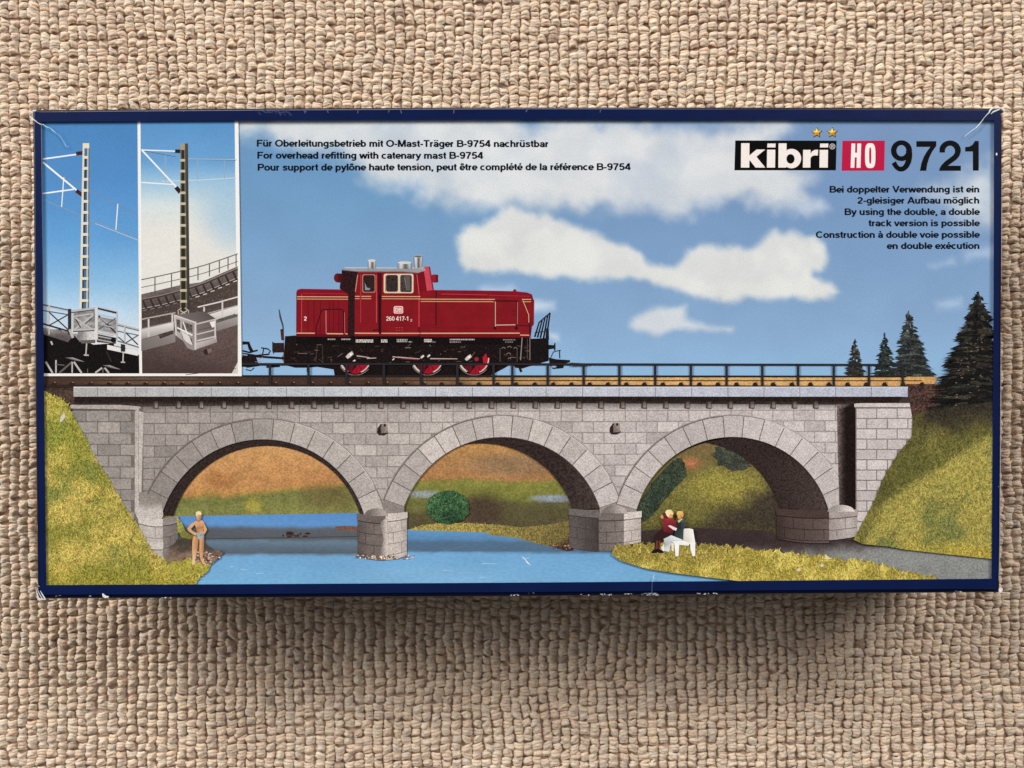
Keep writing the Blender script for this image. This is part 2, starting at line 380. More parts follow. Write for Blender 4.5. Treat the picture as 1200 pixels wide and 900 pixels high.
# ================================================================== PRINTED COVER
# ------------------------------------------------------------------ sky
CLOUDS = [
 ([(270, 130), (600, 130), (612, 142), (625, 150), (640, 141), (660, 136), (760, 136), (768, 148), (800, 150), (835, 150), (852, 142), (923, 136), (926, 150), (914, 164), (922, 180), (950, 196), (958, 212), (945, 222), (972, 243), (962, 249), (935, 248), (900, 240), (862, 236), (815, 242), (806, 253), (775, 256), (740, 250), (700, 245), (660, 249), (630, 243), (605, 238), (588, 244), (560, 246), (528, 243), (515, 237), (500, 240), (486, 226), (455, 219), (425, 208), (412, 194), (385, 183), (345, 173), (310, 164), (275, 160)], 13, (217, 221, 224), 12),
 ([(533, 290), (536, 275), (545, 266), (560, 262), (580, 252), (598, 243), (630, 252), (660, 255), (690, 270), (715, 280), (737, 284), (752, 295), (756, 307), (775, 308), (790, 312), (802, 300), (805, 292), (820, 285), (845, 287), (875, 290), (890, 281), (905, 272), (930, 271), (955, 275), (965, 285), (972, 302), (965, 318), (956, 322), (975, 330), (988, 342), (978, 350), (950, 352), (900, 353), (872, 350), (848, 355), (826, 352), (800, 345), (780, 335), (740, 328), (690, 331), (640, 325), (610, 318), (580, 320), (545, 318), (535, 305)], 5, (223, 225, 223), 6),
 ([(737, 383), (742, 372), (760, 362), (790, 357), (805, 357), (804, 374), (820, 378), (845, 382), (857, 386), (840, 390), (800, 387), (775, 391), (745, 389)], 5, (214, 221, 227), 5),
 ([(1072, 228), (1100, 214), (1122, 212), (1140, 196), (1170, 180), (1170, 266), (1128, 264), (1106, 246)], 16, (202, 212, 222), 14),
 ([(1128, 292), (1170, 286), (1170, 304), (1132, 306)], 7, (176, 198, 224), 6),
 ([(1088, 311), (1116, 304), (1119, 309), (1096, 315)], 5, (175, 198, 224), 4),
 ([(1094, 352), (1126, 351), (1128, 359), (1098, 362)], 6, (170, 196, 226), 5),
 ([(560, 336), (600, 334), (606, 342), (566, 345)], 6, (180, 202, 226), 5),
 ([(622, 352), (652, 352), (650, 362), (624, 366)], 5, (196, 213, 231), 5),
 ([(642, 389), (655, 390), (656, 400), (642, 398)], 4, (196, 213, 231), 4),
 ([(930, 240), (962, 232), (975, 245), (946, 256)], 8, (190, 205, 225), 6),
]
def sky_fn(x, y):
    c = mixc(ramp(y, [(140, (100, 143, 185)), (215, (108, 151, 193)), (300, (121, 161, 200)), (380, (138, 173, 209)), (440, (148, 187, 222))]),
             ramp(y, [(140, (118, 148, 188)), (215, (118, 150, 191)), (300, (124, 158, 198)), (380, (136, 170, 208)), (440, (144, 185, 222))]), sstep(420, 820, x))
    for pts, soft, cc, amp in CLOUDS:
        d = sdist(x, y, pts) + (fbm(x, y, 22, 6, 31) - .5) * amp * 2.2 + (fbm(x, y, 7, 3, 3) - .5) * 2.5
        a = sstep(-soft * 1.0, soft * 1.6, d) * (.95 - .16 * sstep(.45, .75, fbm(x, y, 52, 5, 19)) * (soft > 10))
        low = sstep(0, 1, (fbm(x, y + 14, 30, 4, 77) - fbm(x, y - 14, 30, 4, 77)) * 2.2 + .5) - .5
        shade = (fbm(x, y, 34, 5, 7) - .5) * 10 + low * 7
        c = mixc(c, np.asarray(cc, float) + shade[..., None] * np.array([1.1, 1.0, .72]), a)
    return c
sky = Art().grid('sky', 46, 136, 1168, 480, sky_fn, 2.6).build('printed_sky', box, 'blue sky with white clouds printed on the lid')

# ------------------------------------------------------------------ landscape seen through the arches, river and banks
land = Art()
def blob(x, y, cx, cy, rx, ry, soft=.5): return 1 - sstep(1 - soft, 1 + soft, np.hypot((x - cx) / rx, (y - cy) / ry))
def back_fn(x, y):
    n = fbm(x, y, 22, 4, 3) - .5
    left = ramp(y + n * 10 + (x - 313) * .075, [(515, (198, 152, 100)), (545, (196, 146, 94)), (569, (190, 138, 88)), (574, (176, 138, 78)), (580, (118, 122, 70)), (603, (132, 132, 76))])
    left = mixc(left, (110, 98, 62), blob(x, y, 385, 583, 32, 13) * .75)
    left = mixc(left, (172, 158, 70), blob(x, y, 297, 592, 10, 9) * .7)
    left = mixc(left, (158, 106, 62), blob(x, y, 258, 562, 18, 9) * .45)
    mid = ramp(y + n * 9, [(515, (200, 152, 92)), (538, (172, 130, 84)), (560, (176, 128, 84)), (566, (132, 132, 66)), (584, (118, 120, 60)), (590, (96, 92, 60)), (612, (90, 82, 58))])
    mid = mixc(mid, (128, 110, 92), blob(x, y, 600, 545, 50, 12) * .5)
    mid = mixc(mid, (74, 58, 50), blob(x, y, 566, 598, 24, 18) * .8)
    mid = mixc(mid, (150, 160, 182), blob(x, y, 648, 584, 26, 4.0, .35) * .85)
    mid = mixc(mid, (150, 160, 175), blob(x, y, 496, 579, 20, 4.0, .35) * .8)
    mid = mixc(mid, (120, 122, 66), blob(x, y, 488, 592, 18, 8) * .6)
    r = ramp(y + n * 8, [(515, (124, 104, 70)), (540, (120, 106, 66)), (560, (118, 110, 60)), (620, (112, 104, 60))])
    r = mixc(r, (196, 124, 86), blob(x, y, 808, 543, 11, 6, .8) * .85)
    c = mixc(left, mid, sstep(440, 450, x)); return mixc(c, r, sstep(700, 716, x))
land.area('field', [(80, 500), (1120, 500), (1120, 665), (80, 665)], back_fn, 2.6)
land.build('printed_fields', box, 'orange field and green banks printed behind the arches')

hill = Art()      # slope behind the right arch
def hill_fn(x, y):
    n = fbm(x, y, 16, 4, 12) - .5
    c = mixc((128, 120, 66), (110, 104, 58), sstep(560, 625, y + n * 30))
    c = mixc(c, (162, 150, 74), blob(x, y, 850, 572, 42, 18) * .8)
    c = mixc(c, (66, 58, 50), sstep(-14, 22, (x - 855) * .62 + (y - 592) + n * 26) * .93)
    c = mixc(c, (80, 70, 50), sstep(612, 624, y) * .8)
    return c
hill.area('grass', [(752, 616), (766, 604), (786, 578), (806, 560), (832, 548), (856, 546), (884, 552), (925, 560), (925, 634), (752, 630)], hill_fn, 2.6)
hill.up()
def ragged(pts, amp, step=2.2):
    r = []
    for (ax, ay), (bx, by) in zip(pts, pts[1:] + pts[:1]):
        n = max(1, int(math.hypot(bx - ax, by - ay) / step))
        for k in range(n): r.append((ax + (bx - ax) * k / n + random.uniform(-amp, amp), ay + (by - ay) * k / n + random.uniform(-amp, amp)))
    return r
HP = [(766, 604), (786, 578), (806, 560), (832, 548), (856, 546), (884, 552), (925, 560), (925, 630), (756, 628)]
hill.fibres('plain', HP, hill_fn, 1300, ln=(1.4, 3.2), lo=.72, hi=1.32, seed=9)
hill.area('foliage', ragged([(746, 600), (752, 585), (764, 566), (778, 550), (790, 538), (797, 536), (803, 543), (805, 556), (797, 566), (786, 576), (772, 596), (760, 608), (750, 614)], .8), lambda x, y: mixc((42, 56, 46), (70, 78, 62), fbm(x, y, 8, 3, 4)), 2.2)
hill.fibres('plain', [(748, 600), (764, 566), (790, 538), (803, 543), (804, 556), (786, 576), (772, 596), (752, 613)], lambda x, y: mixc((36, 48, 40), (76, 86, 68), fbm(x, y, 8, 3, 4)), 500, ln=(1.2, 2.8), wd=(.7, 1.3), lo=.5, hi=1.5, seed=22)
hill.area('foliage', ragged([(832, 531), (839, 529), (838, 524), (850, 522), (862, 530), (872, 534), (880, 546), (872, 550), (860, 552), (850, 547), (842, 545), (840, 538)], .9), lambda x, y: mixc((46, 52, 46), (82, 84, 72), fbm(x, y, 7, 3, 8)), 2.2)
hill.build('printed_slope', box, 'grassy slope and dark trees printed behind the right arch')

river = Art()
def river_fn(x, y):
    n = fbm(x, y, 18, 3, 41) - .5
    yy = y + n * 2.5 - (x - 300) * .006
    c = ramp(yy, [(600, (92, 144, 202)), (615, (98, 150, 206)), (619.5, (92, 98, 106)), (631, (88, 92, 98)), (634, (104, 128, 148)), (641, (94, 112, 128)), (648, (88, 98, 108)), (651, (116, 168, 212)), (690, (124, 182, 222))])
    m = ramp(yy, [(600, (98, 152, 200)), (622, (98, 152, 200)), (630, (92, 138, 182)), (634, (84, 112, 138)), (644, (82, 110, 136)), (647, (116, 170, 214)), (690, (126, 182, 222))])
    c = mixc(c, m, sstep(430, 450, x))
    return mixc(c, (150, 192, 226), blob(x, y, 500, 676, 90, 12) * .25)
river.area('water', [(205, 605), (422, 601), (466, 601), (466, 620), (700, 624), (760, 660), (900, 690), (195, 690), (195, 650)], river_fn, 2.4)
river.up()
for (x, y, l) in [(282, 667, 8), (270, 664, 5), (612, 654, 9), (565, 660, 18), (562, 676, 8), (300, 672, 10), (520, 668, 8)]:
    river.line('plain', (170, 208, 236), (x, y), (x + l, y + random.uniform(-1, 1)), .9, .4)
river.path('scuff', (226, 238, 244), [(612, 652), (616, 656), (618, 659), (622, 662)], [.4, 1.2, 1.6, .4])
river.line('plain', (60, 62, 66), (240, 631.5), (420, 628.5), .8)
for k in range(16): river.disc('black', (62, 46, 42), random.uniform(318, 362), random.uniform(624, 629), random.uniform(1, 4), random.uniform(.8, 2), 8)
river.area('field', [(392, 617), (405, 616), (421, 617), (421, 622), (396, 621)], lambda x, y: mixc((112, 78, 66), (132, 92, 76), fbm(x, y, 4, 2)), 2.5)
river.build('printed_river', box, 'blue river printed under the arches')

bank = Art()
def strip_fn(x, y):
    return mixc(mixc((168, 152, 84), (122, 108, 66), sstep(560, 690, x + fbm(x, y, 10, 3) * 40)), (74, 54, 48), sstep(-6, 10, (x - 655) * .5 + (y - 636)))
bank.area('grass', [(478, 621), (495, 615), (520, 613), (550, 613), (585, 615), (610, 618), (640, 615), (672, 609), (672, 645), (664, 646), (648, 641), (630, 637), (604, 630), (575, 627), (570, 624), (540, 623)], strip_fn, 2.4)
BP = [(478, 621), (495, 615), (520, 613), (550, 613), (585, 615), (610, 618), (640, 615), (672, 609), (672, 645), (648, 641), (630, 637), (604, 630), (575, 627), (570, 624), (540, 623)]
bank.fibres('plain', BP, strip_fn, 750, ln=(1.2, 3.0), seed=12)
for k in range(90):
    x = random.uniform(645, 720); y = 641.5 + random.uniform(-2.4, 2.8) - abs(x - 690) * .03
    bank.disc('gravel', random.choice([(150, 112, 90), (96, 66, 56), (188, 150, 126), (62, 44, 40)]), x, y, random.uniform(.7, 1.7), random.uniform(.5, 1.1), 6)
bank.build('printed_far_bank', box, 'grassy far bank printed between the piers')

bush = Art()
def bush_fn(x, y): return mixc(mixc((46, 78, 54), (78, 112, 72), fbm(x, y, 7, 4, 6)), (38, 58, 44), blob(x, y, 530, 606, 10, 8) * .7)
bp_ = [(525 + (25.5 + random.uniform(-1.4, 1.2)) * math.cos(t), 594.5 + (19.6 + random.uniform(-1.2, 1)) * math.sin(t)) for t in np.linspace(0, 2 * math.pi, 40, endpoint=False)]
bush.area('foliage', bp_, bush_fn, 2.0)
bush.fibres('plain', bp_, bush_fn, 650, ln=(1.2, 2.8), wd=(.7, 1.4), lo=.5, hi=1.55, seed=21)
bush.build('printed_bush', box, 'round green bush printed under the middle arch')

path = Art()
path.area('field', [(750, 622), (800, 618), (900, 622), (915, 628), (1010, 632), (1165, 654), (1165, 690), (1060, 690), (940, 655), (860, 650), (750, 645)],
  lambda x, y: mixc((62, 50, 50), (140, 142, 140), sstep(-10, 12, (y - 636 - sstep(880, 940, x) * 4 + sstep(1000, 1060, x) * 6) + sstep(900, 1000, x) * 8 - 9 + (fbm(x, y, 12, 3) - .5) * 8)), 2.6)
path.build('printed_path', box, 'grey path printed beside the viaduct')

# ------------------------------------------------------------------ conifers
def conifer(cx, top, base, half, dark, light, n, lean=0, label=None, dens=1.0):
    t = Art(); rnd = random.Random(int(cx * 10))
    t.line('black', (52, 40, 34), (cx, top), (cx + lean, base), 1, 3)
    for i in range(n):
        f = rnd.random() ** .62
        y = top + (base - top) * f; wd = half * (0.07 + .93 * f ** .9) * (rnd.uniform(.35, .85) if rnd.random() < .75 else rnd.uniform(.8, 1.12))
        sd = rnd.choice((-1, 1)); x0 = cx + lean * f - sd * wd * rnd.uniform(0, .15)
        if rnd.random() < .45: x0 = cx + lean * f + sd * wd * rnd.uniform(.2, .6)
        x1 = cx + lean * f + sd * wd; dy = rnd.uniform(-1.5, 4.0) * (0.5 + half / 60)
        th = rnd.uniform(.6, 1.7) * (0.6 + half / 70)
        k = rnd.random() ** 2.4; col = tuple(np.asarray(dark) * (1 - k) + np.asarray(light) * k)
        if y + dy > base: dy = 0
        x0 = min(x0, 1165); x1 = min(x1, 1165)
        if abs(x1 - x0) < 1: continue
        t.poly('foliage', col, [(x0, y - th), (x0 + (x1 - x0) * .7, y + dy * .4 - th * .55), (x1, y + dy), (x0 + (x1 - x0) * .55, y + dy * .8 + th * .4), (x0, y + th)])
    if half > 40:
        for i in range(60):
            f = rnd.uniform(.35, 1); x = cx - rnd.uniform(-.2, .7) * half * f; t.line('plain', (150, 132, 112), (x, top + (base - top) * f), (x + rnd.uniform(-3, 3), top + (base - top) * f + rnd.uniform(-1, 1)), rnd.uniform(.4, .9), .3)
    return t.build('printed_conifer', box, label)
conifer(1002, 397, 443, 16, (36, 38, 36), (86, 80, 72), 210, 0, 'smallest printed conifer behind the railing')
conifer(1037, 390, 443, 19, (28, 34, 31), (66, 76, 70), 260, 0, 'middle printed conifer behind the railing')
conifer(1064.5, 364, 443, 29, (34, 38, 37), (86, 92, 88), 520, 4, 'tall printed conifer behind the railing')

# ------------------------------------------------------------------ viaduct
via = Art()
ARC = [(308.5, 638.4, 123.4, 147.5), (588.0, 633.0, 120.6, 146.0), (858.0, 628.5, 116.3, 141.5)]      # centre, intrados radius, extrados radius
SPR = [(190, 427, 604), (474, 702.5, 598), (746, 970.5, 597)]
BACK = [(313, 636, 113.8), (563, 633, 114), (809, 625, 108)]
def stone_col(x, y, j=0):
    base = np.array(ramp(np.array(x), [(80, (152, 146, 141)), (200, (160, 152, 147)), (330, (170, 163, 158)), (480, (186, 178, 173)), (640, (193, 184, 180)), (820, (198, 189, 187)), (1070, (204, 195, 193))]))
    k = 1 + random.gauss(0, .035) + j
    return tuple(np.clip(base * k, 0, 250))
# wall sheet with three arched openings
def arc_pts(cx, cy, r, xa, xb, n=40):
    ta = math.acos(max(-1, min(1, (xa - cx) / r))); tb = math.acos(max(-1, min(1, (xb - cx) / r)))
    return [(cx + r * math.cos(ta + (tb - ta) * i / n), cy - r * math.sin(ta + (tb - ta) * i / n)) for i in range(n + 1)]
# dark soffits first: between front arch and back arch
for (cx, cy, r, _), (xa, xb, ys), (bx, by, br) in zip(ARC, SPR, BACK):
    front = arc_pts(cx, cy, r + 1, xa - 1, xb + 1, 60); 
    b0 = bx - math.sqrt(br * br - (by - ys) ** 2); b1 = bx + math.sqrt(br * br - (by - ys) ** 2)
    # keep the inner outline inside the front outline
    back = []
    for (px, py) in arc_pts(bx, by, br, b0, b1, 60):
        d = math.hypot(px - cx, py - cy)
        if d > r + .5: px, py = cx + (px - cx) / d * (r + .5), cy + (py - cy) / d * (r + .5)
        px = min(max(px, xa), xb); back.append((px, min(py, ys + 1)))
    via.place([(min(p[0] for p in front), min(p[1] for p in front), max(p[0] for p in front), max(p[1] for p in front))]); via.hold = True
    for i in range(60):
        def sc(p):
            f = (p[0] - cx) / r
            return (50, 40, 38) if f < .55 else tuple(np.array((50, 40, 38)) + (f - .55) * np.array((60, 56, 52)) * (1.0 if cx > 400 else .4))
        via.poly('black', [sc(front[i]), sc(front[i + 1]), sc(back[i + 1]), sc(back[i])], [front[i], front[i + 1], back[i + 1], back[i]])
    via.hold = None
outline = [(85, 478), (85, 466), (1072, 466), (1072, 478), (1068, 512), (1050, 534), (1034, 560), (1024, 586), (1006, 622), (985, 622), (971, 600)]
for (cx, cy, r, _), (xa, xb, ys) in reversed(list(zip(ARC, SPR))):
    outline += [(xb, ys + 4)] + list(reversed(arc_pts(cx, cy, r, xa, xb, 40))) + [(xa, ys + 4)]
outline += [(190, 640), (176, 650), (120, 560)]
via.area('stone', outline, lambda x, y: mixc(ramp(x, [(80, (112, 104, 99)), (480, (146, 137, 132)), (1070, (162, 152, 149))]), (66, 54, 50), 1 - sstep(472, 481, y)), 5)
via.up()
def brick(a, x0, y0, x1, y1, g=.62, clip=True):
    pts = []
    for (ax, ay), (bx, by) in [((x0 + g, y0 + g), (x1 - g, y0 + g)), ((x1 - g, y0 + g), (x1 - g, y1 - g)), ((x1 - g, y1 - g), (x0 + g, y1 - g)), ((x0 + g, y1 - g), (x0 + g, y0 + g))]:
        n = max(1, int(math.hypot(bx - ax, by - ay) / 3)) if clip else 1
        for k in range(n): pts.append((ax + (bx - ax) * k / n, ay + (by - ay) * k / n))
    if clip:
        for (cx, cy, r, R2) in ARC:
            rr = R2 + 1.2
            if all(math.hypot(x - cx, y - cy) < rr for x, y in pts): return
            pts = [(x, y) if math.hypot(x - cx, y - cy) >= rr else (cx + (x - cx) * rr / math.hypot(x - cx, y - cy), cy + (y - cy) * rr / math.hypot(x - cx, y - cy)) for x, y in pts]
        q = [pts[0]]
        for p in pts[1:]:
            if math.hypot(p[0] - q[-1][0], p[1] - q[-1][1]) > .25: q.append(p)
        pts = q
        A = abs(sum(pts[i][0] * pts[(i + 1) % len(pts)][1] - pts[(i + 1) % len(pts)][0] * pts[i][1] for i in range(len(pts)))) / 2
        if len(pts) < 3 or A < 8: return
    c = stone_col((x0 + x1) / 2, y0)
    a.poly('stone', c, pts)
for j in range(11):                       # courses of the spandrels
    f = lambda x, y0: y0
    x = 168 + (0 if j % 2 == 0 else -13)
    while x < 983:
        wd = 26.4 - 2.2 * (x - 168) / 815
        yl = (483.0 + 13.15 * j) if True else 0
        yr = 480.3 + 12.55 * j
        t = (x - 168) / 815; y0 = yl * (1 - t) + yr * t; h_ = 13.15 * (1 - t) + 12.55 * t
        x1 = min(x + wd, 985); xs = max(x, 168)
        if x1 - xs > 3 and y0 < 604: brick(via, xs, y0, x1, y0 + h_)
        x += wd
x = 168
while x < 983:                            # blurred course in the shade of the slab
    wd = 26.4 - 2.2 * (x - 168) / 815; t = (x - 168) / 815
    c = stone_col(x, 480); dk = tuple(np.array(c) * .42)
    y1 = 482.6 - 2.7 * t
    via.poly('stone', [dk, dk, c, c], [(x + .5, 471), (min(x + wd, 984) - .5, 471), (min(x + wd, 984) - .5, y1), (x + .5, y1)])
    x += wd
# left abutment pier courses, clipped by the grass drawn later
for j in range(13):
    y0 = 481 + 13.2 * j; x = 62 + (0 if j % 2 else 13)
    while x < 158:
        x1 = min(x + 26.5, 158.5)
        if x1 - x > 4 and x > 70 + j * 7.5 - 14: brick(via, x, y0, x1, y0 + 13.2, clip=False)
        x += 26.5
via.up()
via.poly('stone', [(178, 170, 164), (186, 178, 172), (206, 198, 191), (190, 182, 176)], [(158.5, 480), (163, 480), (163, 610), (158.5, 600)])
via.poly('stone', [(196, 188, 182), (190, 182, 177), (196, 188, 182), (206, 198, 192)], [(163.5, 482), (169, 483), (166, 590), (163.5, 600)])
via.poly('stone', (176, 168, 162), [(82, 474.2), (162, 474.2), (166, 477.4), (163, 480), (84, 478.6)])
via.line('plain', (92, 82, 78), (84, 479.6), (160, 481), .9)
# voussoirs
for k, ((cx, cy, r, R2), (xa, xb, ys)) in enumerate(zip(ARC, SPR)):
    ta = math.acos((xa - cx) / r); tb = math.acos((xb - cx) / r); nv = 15
    ring = [(cx + r * math.cos(ta + (tb - ta) * i / 60), cy - r * math.sin(ta + (tb - ta) * i / 60)) for i in range(61)]
    ringo = [(cx + R2 * math.cos(ta + (tb - ta) * i / 60), cy - R2 * math.sin(ta + (tb - ta) * i / 60)) for i in range(61)]
    via.up()
    via.band('stone', (104, 94, 89), ring, ringo)
    via.up()
    for i in range(nv):
        a = ta + (tb - ta) * i / nv; b = ta + (tb - ta) * (i + 1) / nv; g = .0038
        sgn = 1 if a > b else -1
        a2, b2 = a - g * sgn, b + g * sgn
        if i < nv // 2: r0, r1 = r + .4, R2 - 1.0
        else: r0, r1 = r + .4, R2 - .2
        pts = [(cx + r1 * math.cos(a2 + (b2 - a2) * t / 3), cy - r1 * math.sin(a2 + (b2 - a2) * t / 3)) for t in range(4)]
        pts += [(cx + r0 * math.cos(b2 + (a2 - b2) * t / 3), cy - r0 * math.sin(b2 + (a2 - b2) * t / 3)) for t in range(4)]
        c = stone_col(pts[1][0], pts[1][1], .015)
        if k == 0 and i < 7: c = tuple(np.array(c) * (.90 if i < 2 else .94))
        via.poly('stone', c, pts)
    # bright outer arris on the lit side
    via.path('plain', (214, 207, 202), ringo[36:56], .8)
via.up()
# springers covering the ring ends above the piers
via.area('stone', [(163, 577), (169, 576), (190, 588), (192, 604), (189, 609), (163, 609)], lambda x, y: mixc((148, 140, 134), (200, 192, 186), sstep(592, 602, y + fbm(x, y, 6, 3) * 8)), 2.5)
# drain spouts
for (sx, sy) in ((450, 503), (722, 502)):
    via.poly('black', (50, 40, 38), [(sx - 7.5, sy - 1), (sx - 4, sy - 6), (sx + 3, sy - 6), (sx + 5, sy + 5), (sx, sy + 7.4), (sx - 6, sy + 7), (sx - 8, sy + 4)])
    via.poly('stone', [(120, 108, 102), (150, 138, 132), (176, 164, 158), (150, 138, 132), (112, 100, 94)], [(sx - 3.6, sy - 3), (sx - 1.6, sy - 6.6), (sx + 5.8, sy - 6), (sx + 6, sy + 4), (sx - 3.4, sy + 4.6)])
    via.line('plain', (210, 198, 192), (sx + 5.2, sy - 5.6), (sx + 5.4, sy + 3), .9)
    via.disc('black', (50, 38, 36), sx + 1.2, sy - 4.6, 1.5, 1.9, 10)
via.up()
# shaded recess and right pilaster
via.area('black', [(980, 474), (1003, 472), (1003, 597), (983, 597), (982, 560)], lambda x, y: mixc((120, 106, 102), (30, 22, 20), sstep(978, 992, x - sstep(480, 472, y) * 10)), 2.4)
via.up()
via.area('stone', [(1002, 477), (1070, 477), (1068, 512), (1052, 534), (1036, 560), (1026, 586), (1009, 620), (1002, 622)], lambda x, y: mixc((138, 129, 126), (128, 119, 116), sstep(480, 600, y)), 5)
via.up()
for j in range(12):
    y0 = 478.3 + 12.05 * j; xr = np.interp(y0 + 6, [478, 512, 534, 560, 586, 620], [1069.5, 1068, 1051, 1035, 1025, 1009]); x = 1002.6 - (0 if j % 2 == 0 else 11.5)
    while x < xr:
        x0 = max(x, 1002.6); x1 = min(x + 24, xr)
        if x1 - x0 > 2.5: brick(via, x0, y0, x1, y0 + 12.05, clip=False)
        x += 24
via.up()
via.poly('stone', (208, 199, 196), [(1000.5, 472.4), (1072, 472.4), (1072.5, 477), (1000.5, 477)])
via.line('plain', (110, 98, 94), (1001, 477.5), (1071.5, 477.5), .9)
VIA = via.build('printed_viaduct', box, 'grey stone viaduct with three arches printed on the lid')

def ell(cx, cy, rx, ry, a0, a1, k=28): return [(cx + rx * math.cos(math.radians(a0 + (a1 - a0) * i / k)), cy + ry * math.sin(math.radians(a0 + (a1 - a0) * i / k))) for i in range(k + 1)]
def pier(rects, dome, name='pier', wear=0):
    """rects: (x0, x1, y0, y1, colour, colour): faces of the pier; courses sag like those of a round cutwater"""
    p = Art(); X0 = min(r[0] for r in rects); X1 = max(r[1] for r in rects)
    sag = lambda x, k=5.2: k * (1 - ((x - (X0 + X1) / 2) / ((X1 - X0) / 2)) ** 2)
    for (x0, x1, y0, y1, ca, cb) in rects:
        xs = np.linspace(x0, x1, 9)
        out = [(x, y0 + sag(x, 1.2)) for x in xs] + [(x, y1 - 2 + sag(x)) for x in xs[::-1]]
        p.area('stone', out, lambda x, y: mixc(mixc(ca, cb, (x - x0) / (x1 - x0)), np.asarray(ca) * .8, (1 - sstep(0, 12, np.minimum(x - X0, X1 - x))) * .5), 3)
    for (x0, x1, y0, y1, ca, cb) in rects:
        xs = np.linspace(x0, x1, 9); jc = tuple(np.array(ca) * .68); y = y0 + 8; k = 0
        p.path('plain', tuple(np.array(ca) * .6), [(x, y - 1.4 + sag(x, 3.6)) for x in xs], 1.2)
        while y < y1 - 3:
            if k: p.path('plain', jc, [(x, y - 1 + sag(x, 3.6 + k * .6)) for x in xs], .8)
            xx = x0 + (9 if k % 2 else 19)
            while xx < x1 - 3: p.line('plain', jc, (xx, y + sag(xx, 2)), (xx, min(y + 12.4 + sag(xx, 2), y1 - 2)), .7); xx += 23
            y += 12.4; k += 1
        e0 = .7 if x0 == X0 else 0; e1 = .7 if x1 == X1 else 0          # projecting cap
        cap = np.linspace(x0 - e0, x1 + e1, 9)
        p.band('stone', tuple(np.minimum(np.array(ca) * 1.06, 226)), [(x, y0 - 1.4 + sag(x, 2.2)) for x in cap], [(x, y0 + 6.0 + sag(x, 3.6)) for x in cap])
    if dome:
        cx, cy, rx, ry, c0 = dome
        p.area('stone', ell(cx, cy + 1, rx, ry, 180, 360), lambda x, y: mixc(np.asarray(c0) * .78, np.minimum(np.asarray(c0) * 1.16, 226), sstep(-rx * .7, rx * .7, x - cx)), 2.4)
    return p
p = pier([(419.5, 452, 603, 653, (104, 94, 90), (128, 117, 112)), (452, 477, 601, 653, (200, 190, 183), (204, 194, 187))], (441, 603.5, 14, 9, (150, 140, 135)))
p.up(); 
p.area('stone', [(446, 612), (454, 606), (456, 652), (444, 652), (450, 632)], lambda x, y: mixc((128, 117, 112), (204, 194, 187), sstep(445, 454, x)), 2.5)
p.up()
for k in range(70):
    x = random.uniform(418, 486); y = 652 + random.uniform(-1.6, 3.0); p.disc('gravel', random.choice([(196, 172, 146), (150, 124, 100), (220, 204, 186), (110, 86, 70)]), x, y, random.uniform(.7, 1.8), random.uniform(.5, 1.1), 6)
p.build('pier', VIA)
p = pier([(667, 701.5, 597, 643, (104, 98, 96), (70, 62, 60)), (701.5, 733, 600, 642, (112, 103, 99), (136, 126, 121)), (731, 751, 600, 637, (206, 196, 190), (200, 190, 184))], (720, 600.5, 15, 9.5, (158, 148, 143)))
p.build('pier', VIA)
p = pier([(163.5, 192, 607, 636, (200, 192, 185), (190, 182, 176)), (176, 192, 634, 654, (196, 188, 181), (186, 178, 172)), (191.5, 209.5, 606, 652, (140, 131, 126), (118, 110, 106))], None)
p.build('pier', VIA)
p = pier([(910, 971, 597, 633, (72, 58, 54), (104, 90, 86)), (971, 1004, 598, 630, (160, 148, 144), (206, 196, 192))], (985, 598.5, 16, 8, (196, 186, 182)))
p.build('pier', VIA)

# ------------------------------------------------------------------ earth + track behind the railing, stone slab
tr = Art()
def track_fn(x, y):
    c = mixc((70, 52, 44), (206, 160, 100), sstep(380, 760, x + (fbm(x, y * 3, 30, 3) - .5) * 150))
    c = mixc(c, (130, 106, 84), blob(x, y, 180, 446, 70, 6) * .5)
    return mixc(c, (222, 184, 126), blob(x, y, 800, 446, 260, 5) * .5)
tr.area('field', [(50, 441.5), (1100, 441.5), (1092, 453.5), (50, 453.5)], track_fn, 2.4)
tr.area('black', [(50, 452), (90, 452), (90, 466), (82, 477), (70, 470), (50, 460)], lambda x, y: mixc((44, 34, 30), (96, 76, 64), fbm(x, y, 5, 3)), 2.4)
tr.area('gravel', [(1061, 450), (1112, 450), (1120, 490), (1068, 488)], lambda x, y: mixc((58, 44, 40), (92, 66, 58), fbm(x, y, 6, 3)), 2.4)
tr.up()
tr.poly('plain', (36, 30, 28), [(50, 440.0), (1062, 440.6), (1062, 442.4), (50, 442.2)])
tr.poly('plain', (70, 52, 42), [(50, 445.0), (1080, 445.6), (1080, 446.8), (50, 446.6)])
tr.poly('plain', (48, 38, 33), [(50, 450.6), (700, 450.8), (1000, 452.2), (1062, 452.6), (1062, 454), (50, 454)])
tr.up()
x = 60
while x < 1080:
    tr.poly('plain', (44, 34, 30), [(x, 452.5), (x + 1.6, 448.4), (x + 4.5, 447.8), (x + 7.5, 452.5)])
    tr.line('plain', (176, 140, 104) if x < 500 else (120, 90, 60), (x + 4.6, 447.6), (x + 6, 448.4), .8)
    x += 21.6 + random.uniform(-.5, .5)
tr.build('printed_track', box)

